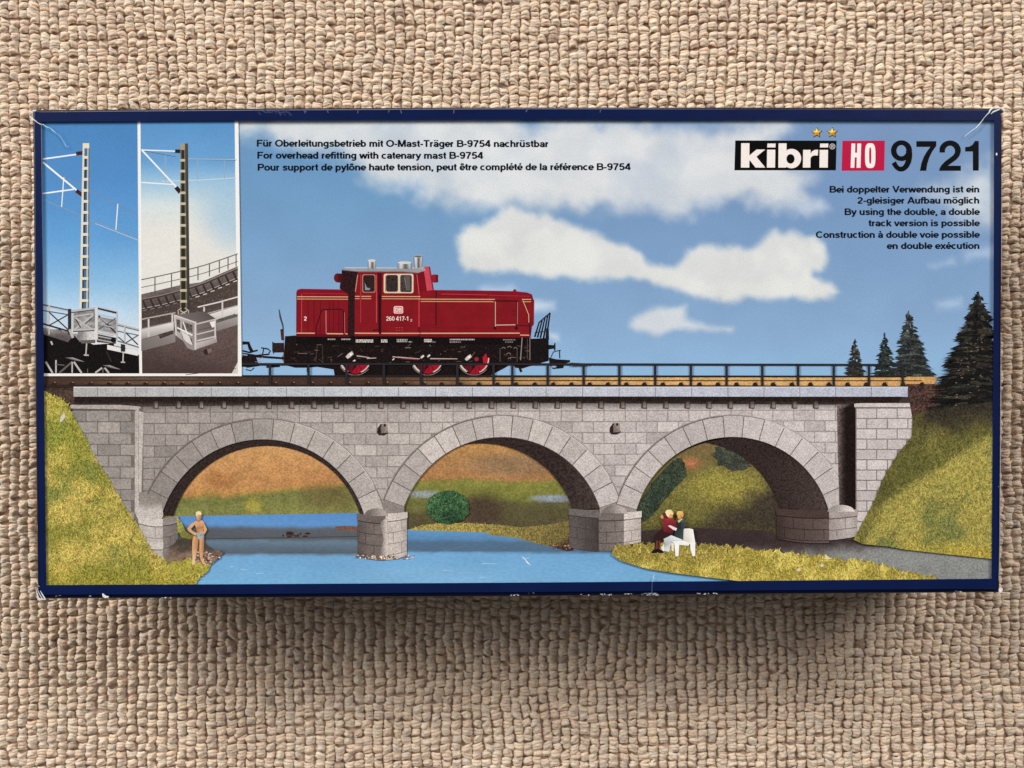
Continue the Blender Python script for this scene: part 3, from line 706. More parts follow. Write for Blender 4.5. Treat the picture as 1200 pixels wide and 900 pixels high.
slab = Art()
def slab_fn(x, y): return ramp(x, [(85, (176, 175, 172)), (250, (186, 189, 192)), (480, (194, 198, 206)), (800, (190, 194, 208)), (1063, (186, 191, 208))])
slab.area('stone', [(87, 453.4), (560, 453), (1063, 453.2), (1063, 465), (560, 464.4), (87, 464.8)], slab_fn, 6)
slab.up()
slab.poly('plain', [(214, 216, 220), (214, 216, 224), (214, 216, 224), (214, 216, 220)], [(87, 453.2), (1063, 453.2), (1063, 454.2), (87, 454.2)])
x = 115
while x < 1060: slab.line('plain', (128, 128, 132), (x, 453.8), (x, 464.6), .8); x += 44.5 - 3 * (x - 115) / 945
# shade gap under the slab, corbels
slab.area('black', [(88, 464.8), (1056, 464.8), (1052, 471), (1004, 472.6), (990, 474), (600, 471.5), (166, 476), (140, 474), (88, 474)], lambda x, y: mixc((38, 29, 27), (78, 66, 62), sstep(470, 477, y)), 3)
slab.up()
x = 183
while x < 972:
    slab.poly('stone', [(44, 34, 32), (44, 34, 32), (92, 80, 76), (84, 72, 68)], [(x - 2.6, 470), (x + 2.8, 470), (x + 3.2, 479), (x - 3.4, 478.4)])
    slab.poly('stone', [(52, 42, 40), (56, 46, 42), (164, 152, 146), (150, 138, 132)], [(x - 1.0, 470), (x + 2.4, 470), (x + 2.6, 477.6), (x - 1.2, 477.6)])
    x += 26.6 - 1.8 * (x - 183) / 790
slab.build('printed_deck_slab', box)

# ------------------------------------------------------------------ locomotive
RED = (128, 24, 33); DRED = (104, 18, 30); HRED = (184, 52, 64); BLK = (40, 28, 26); BEI = (216, 178, 138); WHT = (236, 230, 224); SIL = (190, 192, 194)
ch = Art()                                   # frame, running gear
ch.poly('black', (27, 19, 19), [(334, 394), (347, 393), (622, 393), (622, 397), (643, 397), (643, 423), (628, 427), (612, 432), (604, 431), (600, 426), (592, 431), (575, 440), (392, 440), (391, 433), (372, 430), (360, 431), (346, 431), (334, 428), (330, 420), (333, 412)])
ch.up()
ch.poly('black', (20, 15, 16), [(347, 393), (620, 393), (620, 404), (347, 404)])
for k in range(150):                         # pipes, springs and brackets
    x = random.uniform(340, 640); y = random.uniform(404, 426); g = 22 + 88 * random.random() ** 2.2
    ch.line('plain', (g + 12, g, g - 2), (x, y), (x + random.uniform(-7, 7), y + random.choice((0, 0, random.uniform(-6, 6)))), random.uniform(.4, 1.1))
ch.up()
for p, q, c, wd in [((349, 414), (360, 414.4), (120, 104, 100), .7), ((371, 404), (377, 404), (110, 96, 92), .6), ((331.6, 386), (332.4, 424), (150, 120, 84), .7), ((361, 431), (361, 436), BLK, 3), ((609, 431), (611, 436), BLK, 3), ((372, 404), (370, 424), (84, 64, 58), .7), ((378, 404), (378, 424), (74, 56, 52), .7),
                    ((612, 394), (610, 422), (150, 140, 136), 1.0), ((621, 392), (621, 422), (120, 106, 100), 1.1), ((618, 397), (618, 421), (90, 78, 74), .6), ((586, 408), (586, 424), (98, 84, 80), .7), ((606, 408), (606, 424), (92, 78, 74), .7)]:
    ch.line('plain', c, p, q, wd)
for y in (404, 409.5, 414.5, 419.5): ch.path('plain', (132, 124, 122), [(626, y), (631, y + 1.2), (636, y)], [.4, 1.3, .4])
for (x, y, r) in [(590, 409, 2), (597, 408, 2.2), (604, 409, 1.8), (596, 416, 2.4), (597, 421, 1.6)]: ch.arc('plain', (128, 112, 106), x, y, r, .8, 190, 350, 8)
for p, q in [((418, 417), (433, 419)), ((430, 420), (441, 419.5)), ((466, 418.5), (492, 420.5)), ((504, 420.3), (536, 420.5)), ((460, 418), (468, 419))]: ch.line('plain', (196, 172, 166), p, q, 1.2, .8)
ch.line('plain', (150, 60, 66), (470, 420), (490, 421.5), .8)
for (x, y, s) in [(410, 416, 5), (415, 423, 2), (495, 418, 2.6), (502.5, 417, 2.2), (549, 419, 4.4), (461, 421, 1.6)]:
    ch.poly('plain', (206, 196, 190), [(x - s, y + s * .4), (x - s * .4, y - s * .3), (x + s * .5, y - s * .9), (x + s * .9, y - s * .2), (x + s * .1, y + s * .5), (x - s * .5, y + s * .9)])
    ch.disc('plain', (244, 240, 236), x + s * .2, y - s * .15, s * .28, s * .3, 8)
ch.disc('plain', (150, 40, 60), 558.5, 421, 2.6, 2.6, 10)
# coupling and buffers
for pts, wd in [([(284, 402), (291, 402), (293, 408), (296, 413)], 4), ([(284, 411), (292, 413), (302, 410.5)], 2), ([(306, 407.6), (314, 409), (317, 411.5), (314, 415.5), (306, 416)], 1.6), ([(309, 409), (307.5, 416)], 1.4), ([(284, 414), (300, 416.5), (316, 415)], 1.6),
                 ([(290, 417), (334, 420)], 2.6), ([(286, 427), (300, 427), (334, 427)], 3.2), ([(288, 433), (294, 434.5), (298, 431)], 1.3), ([(312, 430), (328, 429)], 2.4), ([(286, 418), (286, 430)], 7)]:
    ch.path('black', (30, 23, 23), pts, wd)
ch.poly('black', (30, 23, 23), [(284, 416), (300, 418), (304, 429), (290, 431), (284, 429)])
ch.line('plain', (170, 150, 140), (303, 421), (308, 419), .9); ch.line('plain', (150, 130, 122), (299, 424), (306, 424), .7)
ch.poly('black', (42, 30, 30), [(319, 399.8), (321, 401.8), (333, 401.8), (333, 413), (321.4, 413.2), (320.6, 415.4), (319, 411)])
ch.poly('black', (30, 22, 22), [(642.5, 404), (649, 404.5), (649.8, 401.6), (651, 402), (651, 411), (649.4, 411), (649, 408.6), (642.5, 409.6)])
ch.poly('black', (30, 22, 22), [(643, 419), (652, 421), (668, 422), (668, 424.6), (662, 426), (660, 431.5), (648, 432.6), (644, 428)])
ch.path('black', (30, 23, 23), [(645, 420), (648.5, 412.5), (656, 410.5), (657.2, 411)], 1.1); ch.line('black', (30, 23, 23), (655.6, 410.5), (656, 420), 1.3)
ch.disc('sky', (140, 178, 218), 649, 429.6, 3.2, 1.3, 10)
# steps block and shunter's hand grid
ch.poly('black', (24, 20, 21), [(623, 397), (643, 396), (643, 421), (624, 422)])
ch.poly('black', (46, 34, 34), [(640, 385), (643, 384), (643.5, 398), (639, 398)])
for a, b in [((626.6, 395), (632, 377.5)), ((629.8, 395.6), (635.6, 374.5)), ((633.2, 396), (639, 371)), ((637, 396.4), (642, 368.6)), ((640, 398), (644.6, 366.5))]: ch.line('plain', (26, 28, 32), a, b, 2.1, 1.6)
ch.line('plain', (36, 38, 42), (631, 378.5), (644.8, 366.6), 1.5); ch.line('plain', (36, 38, 42), (626.5, 390), (642, 388), .9)
ch.path('plain', (58, 66, 76), [(327, 362.5), (328.6, 372), (331.6, 382), (332, 388)], [1, 2.2, 1.8, 1.2])
ch.poly('black', (70, 42, 40), [(328.4, 386), (332.6, 385), (333, 399), (329.6, 398.4)])
ch.up()
ch.poly('plain', (196, 150, 112), [(347.5, 403.2), (348, 403), (348, 404), (347.5, 404)])
# small works lettering as rows of white flecks
for (x0, x1, y, rows, d) in [(384, 393, 397.6, 1, .7), (400, 411, 397.6, 1, .75), (417, 437.5, 398.6, 2, 1), (446.6, 454, 398.6, 2, 1), (465, 477.5, 398.2, 2, .8), (479, 483, 400.6, 1, .7), (497, 506.5, 398.2, 2, 1), (506, 510.5, 400.8, 1, .5), (527, 556.5, 397.9, 1, .8), (527, 540, 400.8, 1, .6), (589.5, 604, 398.2, 1, .5), (592, 601, 400.9, 1, .45)]:
    for r in range(rows):
        x = x0
        while x < x1:
            l = random.uniform(.7, 1.7); g = 200 * d + 30
            ch.rect('plain', (g, g * .96, g * .93), x, y + r * 2.0 - .8, min(x + l, x1), y + r * 2.0 + .75); x += l + random.uniform(.35, .8)
CH = ch.build('printed_locomotive', box, 'red diesel shunting locomotive printed above the viaduct')

for i, (cx, cy, r) in enumerate([(416.5, 419.5, 20), (501, 419.5, 20), (555.5, 420, 19.4)]):
    wh = Art()
    wh.arc('black', (34, 24, 24), cx, cy, r, 2.4, 30, 150, 20)
    lo = 28 if i < 2 else -2
    wh.poly('black', (32, 18, 20), [(cx + (r - 2) * math.cos(t), cy + (r - 2) * math.sin(t)) for t in np.linspace(math.radians(lo), math.radians(180 - 28), 20)])
    wh.up()
    wh.poly('paint', (160, 20, 40), [(cx + 3, cy + 8), (cx + 16.4, cy + 8), (cx + 14.5, cy + 11.5), (cx + 9.5, cy + 16.2), (cx + 2, cy + 18.4), (cx - 5, cy + 18), (cx - 2, cy + 14)])
    wh.poly('paint', (104, 20, 34), [(cx - 12, cy + 9), (cx - 2, cy + 8.4), (cx - 3.4, cy + 17.4), (cx - 8.4, cy + 15.6)])
    if i == 2: wh.poly('paint', (178, 26, 48), [(cx + 10, cy - 1), (cx + 14, cy - 6), (cx + 16.4, cy + 1), (cx + 16, cy + 6), (cx + 11, cy + 6)])
    wh.up()
    wh.arc('plain', (206, 196, 188), cx, cy, r - 2.0, 2.1, 118, 156, 10); wh.arc('plain', (200, 190, 182), cx, cy, r - 2.2, 1.4, lo, 68, 12)
    wh.arc('plain', (132, 116, 108), cx, cy, r + .2, .8, 40, 150, 14)
    for t in (62, 84, 104, 122): wh.line('plain', (70, 30, 34), (cx + 6 * math.cos(math.radians(t)), cy + 7 * math.sin(math.radians(t))), (cx + 17 * math.cos(math.radians(t)), cy + 17 * math.sin(math.radians(t))), 1.0)
    wh.poly('black', (24, 18, 19), [(cx - 20, cy + 4), (cx + (20 if i < 2 else 9), cy + 4), (cx + (19 if i < 2 else 9), cy + 8), (cx - 19, cy + 8)])
    wh.build('wheel', CH)

def stripes(a, x0, x1, y): a.line('plain', BEI, (x0, y), (x1, y + (x1 - x0) * .004), .9); a.line('plain', (206, 160, 116), (x0, y + 2.7), (x1, y + 2.7 + (x1 - x0) * .004), .9)
hd = Art()                                   # rear hood
hd.poly('paint', [RED, RED, RED, RED, (116, 18, 30), RED], [(347.3, 342), (348.5, 339.6), (352, 338.4), (412, 339.4), (412, 393.4), (347, 393.4)])
hd.up()
hd.poly('paint', (128, 18, 34), [(348.6, 339.6), (352, 338.4), (410, 339.4), (410, 343.4), (352, 342.6), (348, 344)])
hd.poly('paint', (122, 20, 32), [(347.2, 343), (349.4, 342), (349.4, 393), (347, 393)])
hd.line('plain', (196, 66, 76), (353.6, 344), (353.4, 391), .8)
for x in (361, 368, 375.4, 386, 390.6, 397): hd.line('plain', (96, 15, 27), (x, 352), (x, 389.6), .9)
hd.line('plain', (176, 46, 58), (355, 343.6), (408, 344.4), .6)
stripes(hd, 348, 410, 347.7)
hd.poly('paint', (104, 16, 28), [(347.4, 391.2), (410, 391.4), (410, 394.6), (347.4, 394.4)])
hd.line('plain', BEI, (347.5, 390.4), (369, 390.5), 1.2); hd.line('plain', BEI, (383, 391), (402.4, 391.2), 1.3); hd.line('plain', BEI, (404.6, 391.2), (409, 391.3), 1.0)
hd.up()
hd.path('plain', (58, 20, 24), [(370.4, 392), (370.6, 383), (376.8, 364), (379, 362.6), (400, 362.4), (402.6, 364.4), (403, 392)], 1.4)
hd.line('plain', (198, 128, 120), (382, 364), (382.2, 391), .8); hd.line('plain', (206, 120, 110), (403.8, 366), (404, 391), .5)
for (a, b, c, d) in [(393.4, 366, 399.6, 388)]: hd.path('plain', (120, 22, 34), [(a, b), (c, b), (c, d), (a, d), (a, b)], .6)
hd.line('plain', (84, 16, 26), (394.6, 379.6), (400, 379.6), .8)
hd.build('hood', CH)
cb = Art()                                   # cab
cb.poly('black', (44, 22, 24), [(400.6, 316), (420, 317), (417, 345), (416, 394), (407.5, 394), (408, 345), (398, 338), (398.8, 331), (400, 331)])
cb.disc('paint', (104, 22, 32), 395.4, 325.6, 4.2, 5.4, 14); cb.rect('paint', (70, 20, 26), 396, 320.6, 401.4, 331)
cb.up()
cb.poly('paint', RED, [(419.6, 318.4), (489, 319), (492.6, 344), (492.6, 394), (415.6, 394), (415.8, 345)])
cb.poly('paint', (116, 18, 30), [(484, 319.4), (497, 318), (501, 341.4), (501, 392), (492, 392), (491.4, 344)])
cb.up()
cb.poly('paint', (132, 20, 36), [(419.8, 318.6), (489, 319.2), (489.4, 322), (419.4, 321.4)])
cb.poly('paint', (70, 14, 22), [(442.4, 320), (447.4, 320), (446.8, 391), (443.6, 391)]); cb.line('plain', (30, 16, 18), (445, 346), (444.6, 390), 1.6)
cb.line('plain', HRED, (422.8, 322), (422.6, 378), .8); cb.line('plain', (196, 150, 120), (419.2, 322), (416.4, 342), .9); cb.line('plain', (200, 70, 78), (441.2, 322), (441.2, 378), 1.0)
cb.line('plain', (124, 20, 32), (422.6, 378.4), (441.4, 378.6), .8); cb.line('plain', (206, 84, 92), (488.6, 322), (491.2, 345), .9); cb.line('plain', (196, 58, 70), (491.2, 346), (491, 383), 1.4)
cb.line('plain', (30, 16, 18), (437, 387), (446, 386.4), 1.2); cb.line('plain', (60, 14, 20), (491, 383), (491, 394), 1.1)
cb.line('plain', (120, 20, 32), (449, 381.6), (489, 381.8), .6)
stripes(cb, 416, 421.5, 347.3); stripes(cb, 423.6, 435, 347.3); stripes(cb, 447.6, 492.6, 347.4)
cb.line('plain', BEI, (415.8, 390.4), (444, 390.6), 1.2); cb.line('plain', BEI, (447, 390.6), (492, 390.6), 1.1)
for k in range(3):
    cb.line('plain', (190, 90, 90), (464.4 + k * 3, 384), (466 + k * 3, 384.2), .6); cb.line('plain', (186, 84, 86), (464.4 + k * 3, 387.2), (466 + k * 3, 387.4), .6)
# sloped end wall lit from above and its lamp
cb.poly('paint', (196, 72, 86), [(496, 312.6), (502.4, 312), (507.4, 340.6), (500.4, 341.2)])
cb.poly('paint', (132, 22, 36), [(502.4, 312), (504, 313), (508.6, 340.4), (507.2, 340.6)])
cb.poly('paint', (146, 30, 42), [(505, 322.6), (508.6, 321.4), (513, 322), (513.2, 330.6), (509, 331.4), (506, 330)]); cb.poly('paint', (96, 18, 30), [(511, 322), (513.4, 322), (513.4, 330.6), (511, 331)])
cb.up()
cb.poly('paint', (150, 150, 156), [(401, 316.4), (401.4, 314.6), (404, 313.4), (470, 314.2), (497, 313.6), (499, 316.6), (490, 319.8), (472, 318.4), (420, 318.4), (407, 317)])
cb.up(); cb.path('plain', (98, 98, 106), [(402, 316.6), (420, 318.4), (472, 318.6), (490, 320)], .9); cb.path('plain', (206, 208, 212), [(404, 313.8), (440, 314), (496, 314)], .8)
CAB = cb.build('cab', CH)
def rrect(x0, y0, x1, y1, r=2): return [(x0 + r, y0), (x1 - r, y0), (x1 - r * .3, y0 + r * .3), (x1, y0 + r), (x1, y1 - r), (x1 - r * .3, y1 - r * .3), (x1 - r, y1), (x0 + r, y1), (x0 + r * .3, y1 - r * .3), (x0, y1 - r), (x0, y0 + r), (x0 + r * .3, y0 + r * .3)]
wn = Art()
wn.poly('plain', (176, 118, 92), rrect(424.4, 321.4, 440, 343)); wn.poly('plain', (220, 198, 168), rrect(449.6, 320.8, 484.6, 343.6))
wn.up()
wn.poly('black', (44, 32, 32), rrect(425.6, 322.4, 439, 342)); wn.poly('black', (52, 42, 42), rrect(452.6, 322.2, 466.4, 342)); wn.poly('black', (64, 56, 56), rrect(469, 322.2, 482.6, 342.4))
wn.up()
wn.poly('plain', (128, 140, 156), [(427.5, 331), (430, 337), (434, 338), (433, 340), (427.8, 340)]); wn.poly('plain', (92, 86, 84), [(473, 325), (476, 323), (480, 323), (481, 340), (478, 341), (476, 332)]); wn.line('plain', (128, 128, 128), (474, 326), (477, 340), .7)
wn.line('plain', (128, 92, 78), (452.2, 323), (452, 342), .9)
wn.build('cab_window', CH)
for (x0, x1, y0, y1, fl) in [(431, 440.4, 305, 314.6, 0), (466, 482.4, 307.4, 315, 1), (484.4, 495.4, 300, 314, 2)]:
    st = Art()
    xs = np.linspace(0, 1, 8); tone = [110, 190, 232, 150, 96, 150, 206, 120]
    for i in range(7):
        g0, g1 = tone[i], tone[i + 1]; nar = .18 if fl == 2 else (.0 if fl == 0 else -.04)
        xa, xb = x0 + (x1 - x0) * xs[i], x0 + (x1 - x0) * xs[i + 1]; m = (x0 + x1) / 2
        st.poly('plain', [(g0, g0, g0 + 2), (g1, g1, g1 + 2), (g1 * .85, g1 * .85, g1 * .86), (g0 * .85, g0 * .85, g0 * .86)], [(xa, y0 + (1.4 if fl < 2 and i in (0, ) else 0)), (xb, y0), (m + (xb - m) * (1 - nar), y1), (m + (xa - m) * (1 - nar), y1)])
    st.up(); st.disc('plain', (206, 206, 206) if fl < 2 else (170, 170, 172), (x0 + x1) / 2, y0 + .4, (x1 - x0) / 2, 1.6, None if False else 14)
    if fl == 2: st.disc('plain', (96, 94, 94), (x0 + x1) / 2, y0 + .5, (x1 - x0) / 2 - 1, .9, 14)
    st.build('exhaust_stack' if fl != 1 else 'bell', CH)
fh = Art()                                   # front hood
fh.poly('paint', RED, [(492.6, 342), (508, 339.8), (560, 340.4), (604, 341.2), (618, 342.8), (623.4, 345), (624.6, 350), (626, 352), (625.6, 380), (623.4, 383), (622, 394), (492.6, 394)])
fh.up()
fh.poly('paint', (132, 20, 36), [(508, 339.8), (560, 340.4), (604, 341.2), (618, 342.8), (623.4, 345), (572, 343.6), (508, 342)])
fh.poly('paint', (116, 18, 30), [(513, 345.4), (571, 346.6), (572, 348.4), (513, 347)]); fh.line('plain', (196, 60, 72), (517, 344.6), (571, 345.6), .7)
fh.line('plain', (180, 44, 58), (573, 346), (621, 347.2), .7)
fh.poly('paint', (124, 20, 34), [(622.6, 350), (626, 352), (625.6, 380), (622.6, 382)])
fh.poly('paint', (130, 26, 40), [(601, 341.4), (602, 339), (604.6, 339), (605.4, 341.6)])
fh.line('plain', (50, 14, 20), (511, 341), (511, 381.4), 1.3); fh.line('plain', (112, 18, 30), (494, 381), (511, 381.4), .9); fh.line('plain', (120, 20, 34), (493, 384), (608, 384.4), .7)
for x, y0, y1 in [(517, 385, 390), (521, 385, 390), (598, 356, 380), (602, 356, 380)]: fh.line('plain', (122, 20, 32), (x, y0), (x, y1), .7)
fh.line('plain', (90, 16, 26), (600, 364), (604, 364), .9); fh.line('plain', (90, 16, 26), (600, 369), (604, 369), .8)
fh.poly('paint', (116, 18, 30), [(492.6, 391.4), (610, 391.2), (621, 393), (621, 395.6), (492.6, 395)])
stripes(fh, 493, 580, 350.5); stripes(fh, 611.6, 622.4, 350.8)
fh.line('plain', BEI, (493, 390.6), (609, 390.4), 1.2); fh.line('plain', BEI, (609.5, 392.6), (620, 392.8), 1.1)
fh.up()
for pts, c, wd in [([(580.4, 353), (580.4, 384)], (208, 168, 148), 1.1), ([(579.6, 353), (579.6, 385)], (46, 22, 24), .8), ([(578, 352.6), (607, 352.8)], (50, 18, 22), 1.5), ([(581, 381), (604, 380.6)], (214, 186, 170), .9), ([(604, 381), (620, 382)], (70, 22, 26), 1.2), ([(605.8, 353), (605.4, 386)], (62, 24, 28), 1.4), ([(606.6, 354), (606.2, 380)], (196, 128, 116), .6), ([(612, 352), (620.6, 372.6), (621, 392)], (46, 22, 26), 1.5), ([(612.6, 352), (619.6, 369), (619.8, 378)], (222, 178, 134), .8)]:
    fh.path('plain', c, pts, wd)
for x in (580, 605): fh.disc('black', (40, 22, 24), x, 384.6, 1.8, 2.0, 10)
fh.build('hood', CH)

# ------------------------------------------------------------------ bridge railing
rl = Art()
IRON = (44, 42, 46)
rl.poly('plain', IRON, [(283, 425.4), (640, 425.6), (1056, 426.4), (1056, 428.6), (640, 428), (283, 427.8)])
rl.poly('plain', (40, 36, 38), [(283, 439.6), (640, 439.8), (1058, 440.2), (1058, 442), (640, 441.6), (283, 441.4)])
for x in (317, 362, 406.3, 450, 493.6, 536, 578.4, 600.4, 641.8, 683.8, 725.6, 767.4, 809.2, 851, 892.8, 934.6, 976.4, 1017.6, 1057):
    wd = 2.9; rl.poly('plain', IRON, [(x - wd / 2, 426.6), (x + wd / 2, 426.6), (x + wd / 2, 453), (x - wd / 2, 453)])
rl.poly('plain', (50, 42, 42), [(668, 425), (690, 426), (690, 428), (668, 428.6)])
rl.build('printed_railing', box)
conifer(1147, 343, 500, 64, (22, 22, 22), (64, 60, 52), 1500, -6, 'large dark printed conifer at the right edge')

# ------------------------------------------------------------------ foreground grass
gl = Art()
def gl_fn(x, y):
    n = fbm(x, y, 24, 4, 61)
    c = mixc((146, 142, 66), (200, 178, 94), sstep(.3, .72, n))
    c = mixc(c, (122, 130, 64), sstep(.55, .8, fbm(x, y, 34, 3, 15)) * .8)
    c = mixc(c, (150, 150, 62), blob(x, y, 75, 500, 40, 40) * .5)
    return mixc(c, (160, 150, 56), sstep(655, 690, y) * .6)
edge = [(50, 456), (62, 463), (72, 466), (80, 474), (88, 488), (94, 500), (102, 514), (108, 528), (116, 542), (126, 556), (134, 570), (142, 586), (150, 597), (158, 610), (166, 622), (172, 634), (178, 645), (190, 654), (204, 656), (222, 652), (240, 657), (250, 659), (244, 668), (238, 674), (232, 680), (230, 690), (50, 690)]
e2 = []
for (ax, ay), (bx, by) in zip(edge[:-1], edge[1:]):
    n = max(1, int(math.hypot(bx - ax, by - ay) / 2.6)) if bx > 52 or by < 680 else 1
    for k in range(n): e2.append((ax + (bx - ax) * k / n + random.uniform(-.9, 1.2), ay + (by - ay) * k / n + random.uniform(-.9, .9)))
e2 += [(50, 690)]
gl.area('grass', e2, gl_fn, 2.6)
gl.fibres('plain', e2, gl_fn, 4200, seed=4)
gl.up(); gl.poly('plain', (206, 200, 186), [(72, 489), (76, 483), (78, 488), (74, 494), (71, 495)])
gl.up()
def gl2(x, y): return mixc((186, 172, 80), (150, 144, 62), fbm(x, y, 8, 3, 5))
gl.area('field', ragged([(196, 655), (200, 640), (208, 632), (214, 630), (236, 631), (244, 640), (254, 644), (262, 646), (256, 654), (248, 661), (200, 662)], 1.2, 3), lambda x, y: mixc((74, 66, 58), (134, 112, 96), sstep(638, 652, y + (fbm(x, y, 5, 3) - .5) * 10)), 2.0)
for k in range(150):
    t = random.random(); x = 214 + 44 * t; y = 648 + random.uniform(-2, 12) * (1 if t < .8 else .5)
    if x > 226 or y > 652: gl.disc('gravel', random.choice([(168, 140, 124), (110, 86, 76), (204, 178, 162), (78, 58, 52)]), x, y, random.uniform(.7, 1.7), random.uniform(.5, 1.1), 6)
gl.area('grass', ragged([(200, 658), (212, 657), (222, 653), (230, 657), (238, 661), (246, 661), (242, 668), (206, 680)], 1.2, 2.6), gl2, 2.4)
gl.area('grass', [(208, 606), (214, 612), (218, 622), (224, 626), (236, 630), (226, 632), (214, 630), (209, 622)], lambda x, y: mixc((170, 166, 84), (120, 116, 58), sstep(612, 632, y)), 2.2)
gl.build('printed_grass_bank', box, 'yellow green slope printed at the left')

gr_ = Art()
def gr_fn(x, y):
    n = fbm(x, y, 22, 4, 91)
    c = mixc((98, 96, 54), (130, 122, 66), sstep(.3, .7, n))
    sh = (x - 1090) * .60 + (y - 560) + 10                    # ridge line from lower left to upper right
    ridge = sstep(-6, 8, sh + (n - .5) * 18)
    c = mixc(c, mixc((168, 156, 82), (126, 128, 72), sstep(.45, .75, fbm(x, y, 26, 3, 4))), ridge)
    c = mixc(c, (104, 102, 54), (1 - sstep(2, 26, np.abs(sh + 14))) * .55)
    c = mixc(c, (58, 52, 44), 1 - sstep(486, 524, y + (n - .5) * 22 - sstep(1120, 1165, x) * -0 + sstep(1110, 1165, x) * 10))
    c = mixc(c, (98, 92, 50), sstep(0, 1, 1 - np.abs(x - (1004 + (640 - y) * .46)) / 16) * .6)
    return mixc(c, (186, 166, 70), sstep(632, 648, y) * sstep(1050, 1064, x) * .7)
ed = [(1069, 484), (1067, 512), (1050, 533), (1034, 560), (1024, 585), (1007, 617), (999, 632), (1010, 637), (1040, 640), (1056, 643), (1100, 648), (1166, 655), (1166, 470), (1110, 478)]
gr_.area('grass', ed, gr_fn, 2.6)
gr_.fibres('plain', ed, gr_fn, 3600, lo=.66, hi=1.4, seed=6)
gr_.build('printed_grass_slope', box, 'shaded green slope printed at the right')

gf = Art()
def gf_fn(x, y):
    n = fbm(x, y, 12, 4, 23)
    c = mixc((168, 152, 70), (212, 190, 98), sstep(.3, .72, n))
    return mixc(c, (128, 116, 60), (1 - sstep(6, 26, y - 640 - (x - 720) * .02)) * .55 * (1 - sstep(820, 900, x)))
top = [(720, 640)]
x = 720
while x < 1092:
    base = np.interp(x, [720, 760, 840, 900, 960, 1020, 1060, 1095], [640, 638, 640, 646, 652, 660, 672, 678]); x += random.uniform(2, 4)
    top.append((x, base + random.uniform(-4.5, 1.5)))
top += [(1100, 684), (900, 684), (880, 682), (830, 676), (790, 671), (758, 666), (728, 657), (716, 649)]
gf.area('grass', top, gf_fn, 2.4)
gf.fibres('plain', top, gf_fn, 2600, seed=8)
gf.up()
for k in range(70):
    x = random.uniform(730, 1080); b = np.interp(x, [720, 840, 960, 1060, 1095], [644, 646, 660, 678, 680]); h = random.uniform(3, 8) if abs(x - 932) > 12 and abs(x - 1032) > 10 else random.uniform(7, 15)
    gf.line('grass', random.choice([(208, 188, 100), (176, 160, 78), (150, 142, 70)]), (x, b + 3), (x + random.uniform(-3, 3), b - h), 1.5, .3)
for (x, y) in [(935, 667), (968, 653), (962, 662)]: gf.disc('plain', (226, 214, 176), x, y, 2.2, 2, 8)
gf.build('printed_grass_verge', box, 'yellow grass verge printed at the lower right')

# ------------------------------------------------------------------ little printed people and bench
def person(parts, name='printed_person', label=None):
    a = Art()
    for lvl in parts:
        a.up()
        for tex, col, pts in lvl: a.poly(tex, col, pts)
    return a.build(name, box, label)
SK = (222, 172, 126); SKD = (184, 126, 86); SKL = (238, 200, 158)
person([
 [('paint', [SK, SKD, SKD, SK, SKL, SKL, SK, SK], [(228, 627), (233.6, 630), (232.6, 640), (231, 648), (229.2, 656.6), (226.4, 656.6), (226, 645), (226.2, 634)]),
  ('paint', [SK, SKD, SKD, SKD, SK, SK, SK], [(234.4, 629), (240, 627), (239.6, 640), (238.6, 655.6), (236, 655.6), (234.4, 646), (234.6, 636)]),
  ('paint', SKL, [(226.4, 656), (229.2, 656), (228.8, 661.4), (226, 661.4), (225.6, 659)]), ('paint', SK, [(236, 655), (238.7, 655), (242.4, 660.4), (241.6, 661.8), (238, 660)]),
  ('paint', SK, [(228.6, 611.4), (231.6, 610.4), (227.6, 616), (224.4, 619.6), (227.6, 622.6), (231.4, 624), (231, 627.4), (227, 626), (222, 622.4), (220.2, 619.4), (222.4, 616), (225.6, 613)]),
  ('paint', SK, [(238, 610.2), (239.8, 612), (241.4, 616), (243.4, 620), (242, 623), (239.2, 627), (237.4, 626), (240, 621), (238.4, 617)])],
 [('paint', [SK, SKL, SK, SK, SKD, SK, SKD, SKD, SK], [(228.4, 611.6), (231.2, 609.8), (237.6, 609.6), (239.6, 611.4), (239.4, 618), (239, 625), (232, 625.4), (230.8, 619), (229, 615)])],
 [('paint', SKD, [(231.4, 606), (236, 606), (235.8, 610.4), (233.4, 611.6), (231, 610.2)]), ('paint', (164, 174, 176), [(231.4, 624.2), (239.2, 623.6), (239.6, 628), (236.6, 632), (234.2, 632), (231.6, 628)]),
  ('plain', SKD, [(231.6, 617.2), (238.6, 616.8), (238.4, 617.6), (231.8, 618)]), ('plain', (196, 140, 100), [(234.8, 611.5), (235.4, 611.5), (235.2, 623), (234.6, 623)])],
 [('paint', [SKL, SK, SKD, SKD, SK, SK], [(230.6, 602), (236.4, 601.8), (236.6, 606), (235, 609), (233, 609.2), (231, 606.6)])],
 [('paint', (236, 220, 168), [(230, 603.6), (230.4, 600), (233, 598.6), (236, 599.2), (237.2, 602), (236.4, 603.4), (233, 602.4), (231, 604)]), ('plain', (96, 62, 48), [(232.4, 604), (233.4, 604), (233.4, 604.6), (232.4, 604.6)]), ('plain', (96, 62, 48), [(234.8, 604), (235.8, 604), (235.8, 604.6), (234.8, 604.6)]), ('plain', (170, 84, 72), [(233.2, 606.8), (235.2, 606.8), (235, 607.4), (233.4, 607.4)]), ('plain', (130, 140, 146), [(235, 626.4), (239, 625), (239.3, 626.4), (235.4, 628)])],
], label='printed bather in pale trunks with hands on hips by the water')
